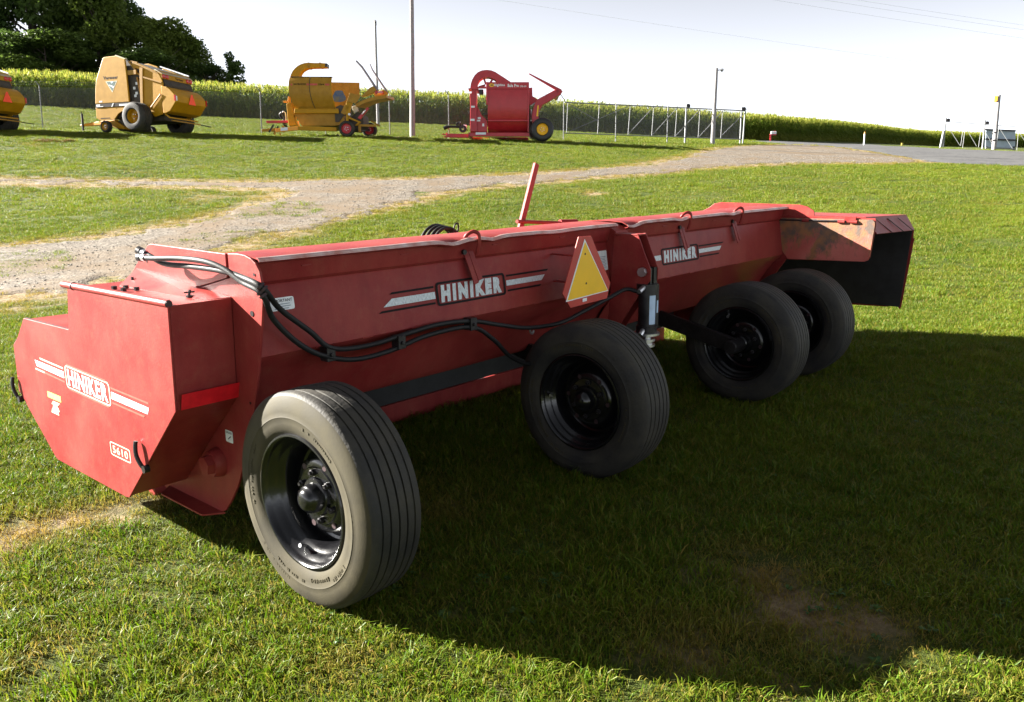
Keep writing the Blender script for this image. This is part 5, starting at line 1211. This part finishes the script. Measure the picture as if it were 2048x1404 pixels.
# tail: rounded drum, lamp bar
DR = [(1090,580),(1165,600),(1215,640),(1262,700),(1285,740),(1288,830),(1250,890),(1200,970),(1130,1000),(1100,1000)]
dr = P(DR, .03, W-.03, .05).build('tailgate_drum', YELLOW, ba, bevel=.02)
uR, zR = uz(1288, 780, .05)
for v in (.02, W-.02): MB().box((uR-.04, v-.03, zR-.1), (uR+.02, v+.03, zR+.12)).build('red_reflector', LAMPRED, dr)
MB().box((uR+.016, .04, zR-.09), (uR+.02, .11, zR+.09)).build('white_label', WHITE, dr)
vc = .93
flat(MB(), [(-.21,0),(.21,0),(.035,.40),(-.035,.40)], lambda a, b: (uR+.03, vc+a, zR-.16+b)).build('triangle_sign', SMVORANGE, dr)
lbar = P([(1050,345),(1070,335),(1130,395),(1130,470),(1090,470)], .08, W-.08, .12).build('lamp_bar', YELLOW, ba, bevel=.015)
P([(1015,332),(1045,322),(1135,392),(1140,402),(1060,352)], .05, W-.05, .12).build('lamp_bar_hood', mat('dull_tan_sheet', (.38,.31,.18), .55, 0, .15, 5), ba, bevel=.01)
uL = uz(1130, 0, .12)[0]; zL = uz(0, 432)[1]
for v in (.15, .33, W-.33, W-.15): MB().lathe([(0,.085),(.02,.085),(.025,.07),(.03,.0005)], (uL, v, zL), (1,0,0), 20).build('tail_lamp', LAMPRED, lbar, 40)
words(MB(), 'Vermeer', lambda a, b: (uL+.003, .78+.45*a, zL-.055+.11*b), .03).build('lettering', DECALK, lbar)
P([(1088,470),(1112,470),(1112,590),(1088,590)], .08, .15, .12).build('tail_post', YELLOW, ba); P([(1088,470),(1112,470),(1112,590),(1088,590)], W-.2, W-.13, .12).build('tail_post', YELLOW, ba)
# bumper bars, hitch, wheels
MB().bar((uz(1150,0)[0],.1,uz(0,1062)[1]),(uz(1150,0)[0],W-.1,uz(0,1062)[1]),.05,.05).bar((uz(1150,0)[0],.12,uz(0,1060)[1]),(uz(1090,0)[0],.12,uz(0,1005)[1]),.05).build('bale_ramp_bar', YELLOW, ba)
MB().bar((uz(1190,0)[0],.1,uz(0,1112)[1]),(uz(1190,0)[0],W-.1,uz(0,1112)[1]),.05,.04).build('bale_ramp_bar', YDARK, ba)
MB().tube([(uz(1200,0)[0],W-.1,uz(0,1120)[1]),(uz(1200,0)[0],W+.5,uz(0,1125)[1])], .02, 6).build('ramp_rod', DKSTEEL, ba)
P([(-430,1090),(-420,1060),(0,1010),(140,1010),(140,1080),(0,1085)], .8, 1.0).build('tongue', ORANGE, ba, bevel=.02)
MB().tube([(-1.6,.78,.95),(-1.6,.78,.02)], .045, 10).box((-1.7,.68,.0),(-1.5,.88,.02)).build('jack_stand', DKSTEEL, ba, 40)
MB().tube([(-1.6,.78,.95),(-1.5,.65,1.0)], .02, 6).build('jack_handle', DKSTEEL, ba)
P([(150,1100),(330,1060),(470,1170),(470,1210),(350,1190)], .1, .5).build('pickup_guard', YELLOW, ba, bevel=.02)
MB().tube([(uz(400,0)[0],.2,.32),(uz(400,0)[0],W-.2,.32)], .22, 16).build('pickup_reel', DARKIN, ba, 40)
MB().box((.9,.3,.45),(3.2,W-.3,.62)).build('lower_frame', DARKIN, ba)
tyre_parts(ba, (2.38,-.28,.555), (0,1,0), .555, .60, .27, YELLOW)
tyre_parts(ba, (2.38,W+.30,.60), (0,-1,0), .555, .60, .27, YELLOW)
tyre_parts(ba, (.78,-.30,.235), (0,1,0), .235, .22, .15, YELLOW, name='gauge_wheel', seg=24)
tyre_parts(ba, (.78,W+.3,.27), (0,-1,0), .235, .22, .15, YELLOW, name='gauge_wheel', seg=24)
MB().tube([(2.38,-.2,.56),(2.38,W+.2,.60)], .08, 10).build('axle', DARKIN, ba, 40)
b2_ = copy_tree(ba)
base2 = pt(196-362, 262, 33.6); b2_.location = base2
b2_['label'] = 'yellow round baler cut off by the left edge, only its tail and red triangle showing'

# ------------------------------------------------------------------ chain link fence, gates, poles
def wires(mb, p, q_, h0, h1, pitch=0.075, r=0.0032):
    """diamond mesh of crossing wires between two feet, from height h0 to h1 above the ground"""
    p = Vector(p); q_ = Vector(q_); L_ = (q_ - p).length; H = h1 - h0; n = int(L_ / pitch)
    up = UPB
    def at(s, z): return p + (q_ - p) * (s / L_) + up * (h0 + z)
    for k in range(-int(H / pitch), n + int(H / pitch)):
        for sg in (1, -1):
            s0 = k * pitch; s1 = s0 + sg * H
            z0, z1 = 0.0, H
            if sg == 1:
                if s0 < 0: z0 = -s0; s0 = 0
                if s1 > L_: z1 = H - (s1 - L_); s1 = L_
            else:
                if s0 > L_: z0 = s0 - L_; s0 = L_
                if s1 < 0: z1 = H + s1; s1 = 0
            if z1 - z0 < .02: continue
            a = at(s0, z0); b = at(s1, z1); d_ = (b - a).normalized(); sd = d_.cross(ALPHA).normalized() * r; bk = ALPHA * r
            kk = len(mb.v); mb.v += [tuple(a - sd), tuple(a + sd), tuple(a + bk*1.7), tuple(b - sd), tuple(b + sd), tuple(b + bk*1.7)]
            mb.f += [(kk, kk+1, kk+4, kk+3), (kk+1, kk+2, kk+5, kk+4), (kk+2, kk, kk+3, kk+5)]
fposts = [(-70,254,38.5),(86,258,38.5),(235,262.5,38.5),(380,266.5,38.5),(524,270,38.5),(652,272.5,38.8),(780,275,39),(898,277,39),(1013,279.5,39.5),(1127,281.5,40),(1231,285,41),(1334,288,42)]
feet = [ground_at(*p) for p in fposts]
fe = thing('chain_link_fence', 'grey chain link fence with angled barbed wire arms running behind the machines', 'fence', feet[4])
fo = feet[4]
CEN[fe.name] = fo.copy()
for f_ in feet[:10]:
    tp_ = f_ + UPB*1.95
    MB().tube([f_ - UPB*.15, tp_], .026, 8).tube([tp_, tp_ - RHO*.16 + UPB*.22], .02, 6).build('fence_post', GALV, fe, 50)
for f_ in feet[10:]:
    MB().tube([f_ - UPB*.15, f_ + UPB*1.85], .027, 8).build('fence_post', GALV, fe, 50)
wm = MB()
for a, b in zip(feet[:9], feet[1:10]): wires(wm, a, b, .05, 1.9)
wm.build('wire_mesh', WIRE, fe)
for k in range(3):
    bw = MB()
    for a, b in zip(feet[:9], feet[1:10]):
        o_ = UPB*(2.0+.075*k) - RHO*(.04+.055*k); bw.tube([a+o_, (a+b)/2+o_-UPB*.02, b+o_], .005, 4)
    bw.build('barbed_wire', WIRE, fe)

def gate(name, label_, cols, top, bot, diags, posts, mesh_on, spikes):
    """cols etc. are (pixel x, pixel y, depth) points read off the image; turned into places once"""
    A = lambda p: Vector(pt(*p))
    foot = A(bot[0]); g = thing(name, label_, 'gate', Vector((foot.x, foot.y, gz(foot.x, foot.y)))); CEN[g.name] = g.location.copy()
    MB().tube([A(top[0]), A(top[1])], .030, 8).build('top_rail', GALV, g, 50)
    MB().tube([A(bot[0]), A(bot[1])], .026, 8).build('bottom_rail', GALV, g, 50)
    for a, b in cols: MB().tube([A(a), A(b)], .018, 8).build('upright', GALV, g, 50)
    for a, b in diags: MB().tube([A(a), A(b)], .017, 6).build('diagonal_brace', GALV, g, 50)
    for a, b, r_ in posts:
        f_ = A(b); f2 = f_ - (A(a)-f_).normalized()*.3
        MB().tube([f2, A(a)], r_, 10).build('gate_post', GALV, g, 50)
    for a in spikes: MB().tube([A(a), A(a) + UPB*.42], .010, 5).build('wire_arm', GALV, g)
    if mesh_on:
        wm = MB(); P0, P1, Q0, Q1 = A(bot[0]), A(bot[1]), A(top[0]), A(top[1]); L_ = (P1-P0).length; H = (Q0-P0).length
        n_ = int(L_/.075)
        for k in range(-int(H/.075), n_+int(H/.075)):
            for sg in (1, -1):
                s0 = k*.075; s1 = s0+sg*H; t0, t1 = 0., 1.
                if sg == 1:
                    if s0 < 0: t0 = -s0/H; s0 = 0
                    if s1 > L_: t1 = 1-(s1-L_)/H; s1 = L_
                else:
                    if s0 > L_: t0 = (s0-L_)/H; s0 = L_
                    if s1 < 0: t1 = 1+s1/H; s1 = 0
                if t1-t0 < .02: continue
                f = lambda s, t: (P0+(P1-P0)*(s/L_))*(1-t) + (Q0+(Q1-Q0)*(s/L_))*t
                a, b = f(s0, t0), f(s1, t1); d_ = (b-a).normalized(); sd = d_.cross(ALPHA).normalized()*.0032; bk = ALPHA*.005
                kk = len(wm.v); wm.v += [tuple(a-sd), tuple(a+sd), tuple(a+bk), tuple(b-sd), tuple(b+sd), tuple(b+bk)]; wm.f += [(kk,kk+1,kk+4,kk+3),(kk+1,kk+2,kk+5,kk+4),(kk+2,kk,kk+3,kk+5)]
        wm.build('wire_mesh', WIRE, g)
    return g
def c1(cx, cy): x = 1100 + cx/4.452; return (x, 120 + cy/4.454, 40.3 + (x-1133)/347*3.2)
g1_ = gate('sliding_gate', 'long grey pipe framed sliding gate with slanted braces, right of the crimson processor',
    [(c1(158,380),c1(148,650)),(c1(440,390),c1(424,658)),(c1(716,402),c1(695,666)),(c1(924,412),c1(906,674)),(c1(1132,422),c1(1114,682)),(c1(1336,434),c1(1320,690)),(c1(1538,446),c1(1520,698)),(c1(1712,452),c1(1692,704))],
    (c1(130,377), c1(1712,450)), (c1(120,650), c1(1694,706)),
    [(c1(165,638),c1(715,406)),(c1(165,388),c1(430,545)),(c1(700,658),c1(920,420)),(c1(910,668),c1(1130,430)),(c1(1118,678),c1(1334,442)),(c1(1324,688),c1(1536,455)),(c1(1530,672),c1(1735,470))],
    [(c1(1216,395),c1(1200,750),.045),(c1(1708,420),c1(1692,745),.042),(c1(1738,440),c1(1718,720),.035)], True, [c1(725,400),c1(1085,420),c1(1420,440),c1(1750,450)])
CEN_g = g1_
for x, y in ((1230,410),(1726,438)):
    p = Vector(pt(*c1(x, y))); MB().tube([p - ALPHA*.06, p + ALPHA*.06], .11, 16).build('roller_guard', DKSTEEL, g1_, 40)
def c2(cx, cy): x = 1860 + cx/9.36; return (x, 170 + cy/9.36, 62.0 - (x-1890)/158*2.5)
g2_ = gate('sliding_gate', 'grey pipe gate at the right edge, in front of the blue grey board',
    [(c2(630,740),c2(575,1140)),(c2(668,745),c2(610,1180)),(c2(965,760),c2(908,1165)),(c2(1292,790),c2(1235,1185)),(c2(1660,810),c2(1626,1225)),(c2(2010,830),c2(1985,1240))],
    (c2(320,685), c2(2150,820)), (c2(230,1165), c2(2150,1262)),
    [(c2(310,735),c2(560,1130)),(c2(640,745),c2(872,1145)),(c2(970,768),c2(1190,1140)),(c2(1296,800),c2(1545,1190)),(c2(1622,815),c2(1880,1200))],
    [(c2(300,615),c2(240,1182),.06),(c2(262,860),c2(195,1185),.10),(c2(1033,655),c2(980,1205),.06)], False, [c2(1655,790)])
for x, y in ((340,660),(1070,712)):
    p = Vector(pt(*c2(x, y))); MB().tube([p - ALPHA*.06, p + ALPHA*.06], .13, 16).build('roller_guard', DKSTEEL, g2_, 40)
# board behind the second gate
def A3(cx, cy, dd=64.5): x, y, _ = c2(cx, cy); return Vector(pt(x, y, dd))
f_ = A3(1320,1225); bo = thing('notice_board', 'back of a large blue grey board behind the right hand gate', 'board', Vector((f_.x, f_.y, gz(f_.x, f_.y)))); CEN[bo.name] = bo.location.copy()
def slab(pts, th):
    v = [A3(*p) for p in pts]; k = len(v); return MB().add(v + [p + ALPHA*th for p in v], [tuple(range(k-1,-1,-1)), tuple(range(k, 2*k))] + [(i, (i+1) % k, k+(i+1) % k, k+i) for i in range(k)])
slab([(1040,1172),(1595,1180),(1600,862),(1050,830)], .08).build('board_panel', BOARD, bo)
for ya in (835, 1012, 1175):
    MB().bar(A3(1040,ya,64.4), A3(1600,ya+22,64.4), .12, .12).build('board_rail', DKSTEEL if ya != 1175 else GALV, bo)
for xa in (1060, 1575):
    a = A3(xa, 1150); MB().bar(a, Vector((a.x, a.y, gz(a.x, a.y)-.1)), .14).build('board_leg', DKSTEEL, bo)

def pole(name, label_, foot_px, top_px, r0, r1, m_, group=None):
    f_ = ground_at(*foot_px); t_ = Vector(pt(*top_px))
    p = thing(name, label_, 'pole', f_, group=group); CEN[p.name] = f_.copy()
    d_ = t_ - f_; N_ = 12
    MB().tube([f_ - d_.normalized()*.3] + [f_ + d_*(i/N_) + RHO*(.015*mnoise.noise((i*.7, r0*9, 1))) for i in range(1, N_+1)], r0, 14, r1).build('shaft', m_, p, 50)
    return p, f_, t_
PG = 'wooden poles by the fence'
pole('utility_pole', 'thick grey wooden pole rising out of frame between the two bale processors', (825,275,37.2), (822,-160,37.2), .128, .085, POLEG, PG)
p2, f2, t2 = pole('utility_pole', 'thin wooden pole behind the fork tines of the yellow processor', (756,243,60), (750,41,60), .115, .08, POLEG, PG)
MB().bar(t2 - UPB*.05, t2 - UPB*.35, .2, .1).build('pole_cap', DKSTEEL, p2)
p3, f3, t3 = pole('utility_pole', 'wooden pole with a small yard lamp beside the sliding gate', (1425,289,42.6), (1433,137,42.6), .115, .085, POLEG, PG)
ar = MB().tube(catmull([t3 - UPB*.12, t3 - UPB*.12 + RHO*.10 + UPB*.03, t3 - UPB*.06 + RHO*.22], 4), .02, 8).build('lamp_arm', GALV, p3, 40)
MB().lathe([(-.06,.0005),(-.055,.05),(.0,.075),(.05,.09),(.09,.05),(.1,.0005)], t3 - UPB*.07 + RHO*.27, (UPB*-.5 + RHO).normalized(), 16).build('lamp_head', GALV, p3, 40)
def a4(cx, cy, dd=58.0): x, y, _ = c2(cx, cy); return (x, y, dd)
p4, f4, t4 = pole('utility_pole', 'slim grey pole with an orange box at its top, beside the right gate', a4(1190,1222), a4(1292,190), .155, .12, POLEG, PG)
k4 = Vector(pt(*a4(1240,262))); MB().bar(k4 - UPB*.2, k4 + UPB*.2, .22, .2).build('siren_box', ORANGE, p4, bevel=.02)
k5 = Vector(pt(*a4(1265,305))); MB().bar(k5 - RHO*.13, k5 + RHO*.13, .2, .06).build('box_bracket', DKSTEEL, p4)
MB().tube([Vector(pt(*a4(1196,1035))), Vector(pt(*a4(1194,1050)))], .185, 14).build('pole_band', DKSTEEL, p4, 40)
MB().tube([Vector(pt(*a4(1212,895))), Vector(pt(*a4(1210,905)))], .18, 14).build('pole_band', DKSTEEL, p4, 40)

# small roadside things
f_ = ground_at(1541,280,80); mbx = thing('mailbox', 'white mailbox on a red post beside the maize', 'mailbox', f_, RHO, UPB)
MB().box((-.07,-.07,-.2),(.07,.07,.62)).box((-.1,-.08,.55),(.52,.08,.66)).build('post', CRIMSON, mbx, bevel=.01)
MB().prism([(-.09,.66),(.09,.66),(.09,.84),(.065,.90),(0,.925),(-.065,.90),(-.09,.84)], 0, .0, .52).build('letter_box', WHITE, mbx, bevel=.01)
MB().box((.52,-.08,.67),(.53,.08,.88)).build('door', GALV, mbx)
MB().box((.35,-.105,.8),(.39,-.09,1.0)).build('flag', CRIMSON, mbx)
f_ = ground_at(1728,288,68); mk = thing('marker_post', 'white marker post with orange top at the far edge of the asphalt', 'post', f_, RHO, UPB)
MB().tube([(0,0,-.1),(0,0,.92)], .055, 10).build('post', WHITE, mk, 40)
MB().tube([(0,0,.92),(.02,0,1.08)], .05, 10).build('post_cap', ORANGE, mk, 40)
f_ = ground_at(1804,291,72); mk = thing('marker_flag', 'small yellow marker on a short stake at the asphalt edge', 'marker', f_, RHO, UPB)
MB().tube([(0,0,-.1),(0,0,.22)], .02, 6).build('stake', DKSTEEL, mk)
MB().box((-.07,-.02,.16),(.07,.02,.36)).build('marker_plate', YDECAL, mk)
# drift of dead cut grass on the bank
STRAW = leafmat('dead_cut_grass', (0.16, 0.085, 0.03), (0.26, 0.16, 0.06), 0.2, 2.0)
for (x, y, wd, n_, lab) in ((95,283,.55,260,'flat drift of dead brown cut grass on the bank, left one'), (138,284,.28,200,'small heap of dead brown cut grass on the bank, right one')):
    c_, _d = hit(x, y); hm = MB(); r = random.Random(x)
    for _ in range(n_):
        a = r.uniform(0, 6.28); q_ = math.sqrt(r.random()); px_ = c_ + RHO*(wd*q_*math.cos(a)) + ALPHA*(wd*.6*q_*math.sin(a))
        z0 = gz(px_.x, px_.y) + r.uniform(0, .14)*(1-q_); b = r.uniform(0, 6.28); ln = r.uniform(.06, .14); v = Vector((math.cos(b)*ln, math.sin(b)*ln, r.uniform(-.02, .05))); sd = Vector((-v.y, v.x, 0)).normalized()*.012
        p = Vector((px_.x, px_.y, z0)); hm.add([p - v - sd, p + v - sd, p + v + sd, p - v + sd], [(0, 1, 2, 3)])
    o = hm.build('grass_clippings', STRAW); tag(o, lab, 'clippings', 'drifts of clippings on the bank')

# overhead lines
for k, (a, b, lab) in enumerate((((1100,-78),(2400,124),'lowest of the three close overhead wires at the top right'),((1300,-60),(2400,104),'middle of the three close overhead wires at the top right'),((1300,-72),(2400,96),'highest of the three close overhead wires at the top right'),((700,-48),(2400,196),'single overhead wire sloping across the sky above the gates'))):
    A_ = Vector(pt(a[0], a[1], 74)); B_ = Vector(pt(b[0], b[1], 80)); o = MB().tube([A_ + (B_-A_)*t + Vector((0,0,-1.6*t*(1-t))) for t in np.linspace(0, 1, 25)], .009, 5).build('power_line', WIREPALE)
    tag(o, lab, 'power line', 'overhead power lines')
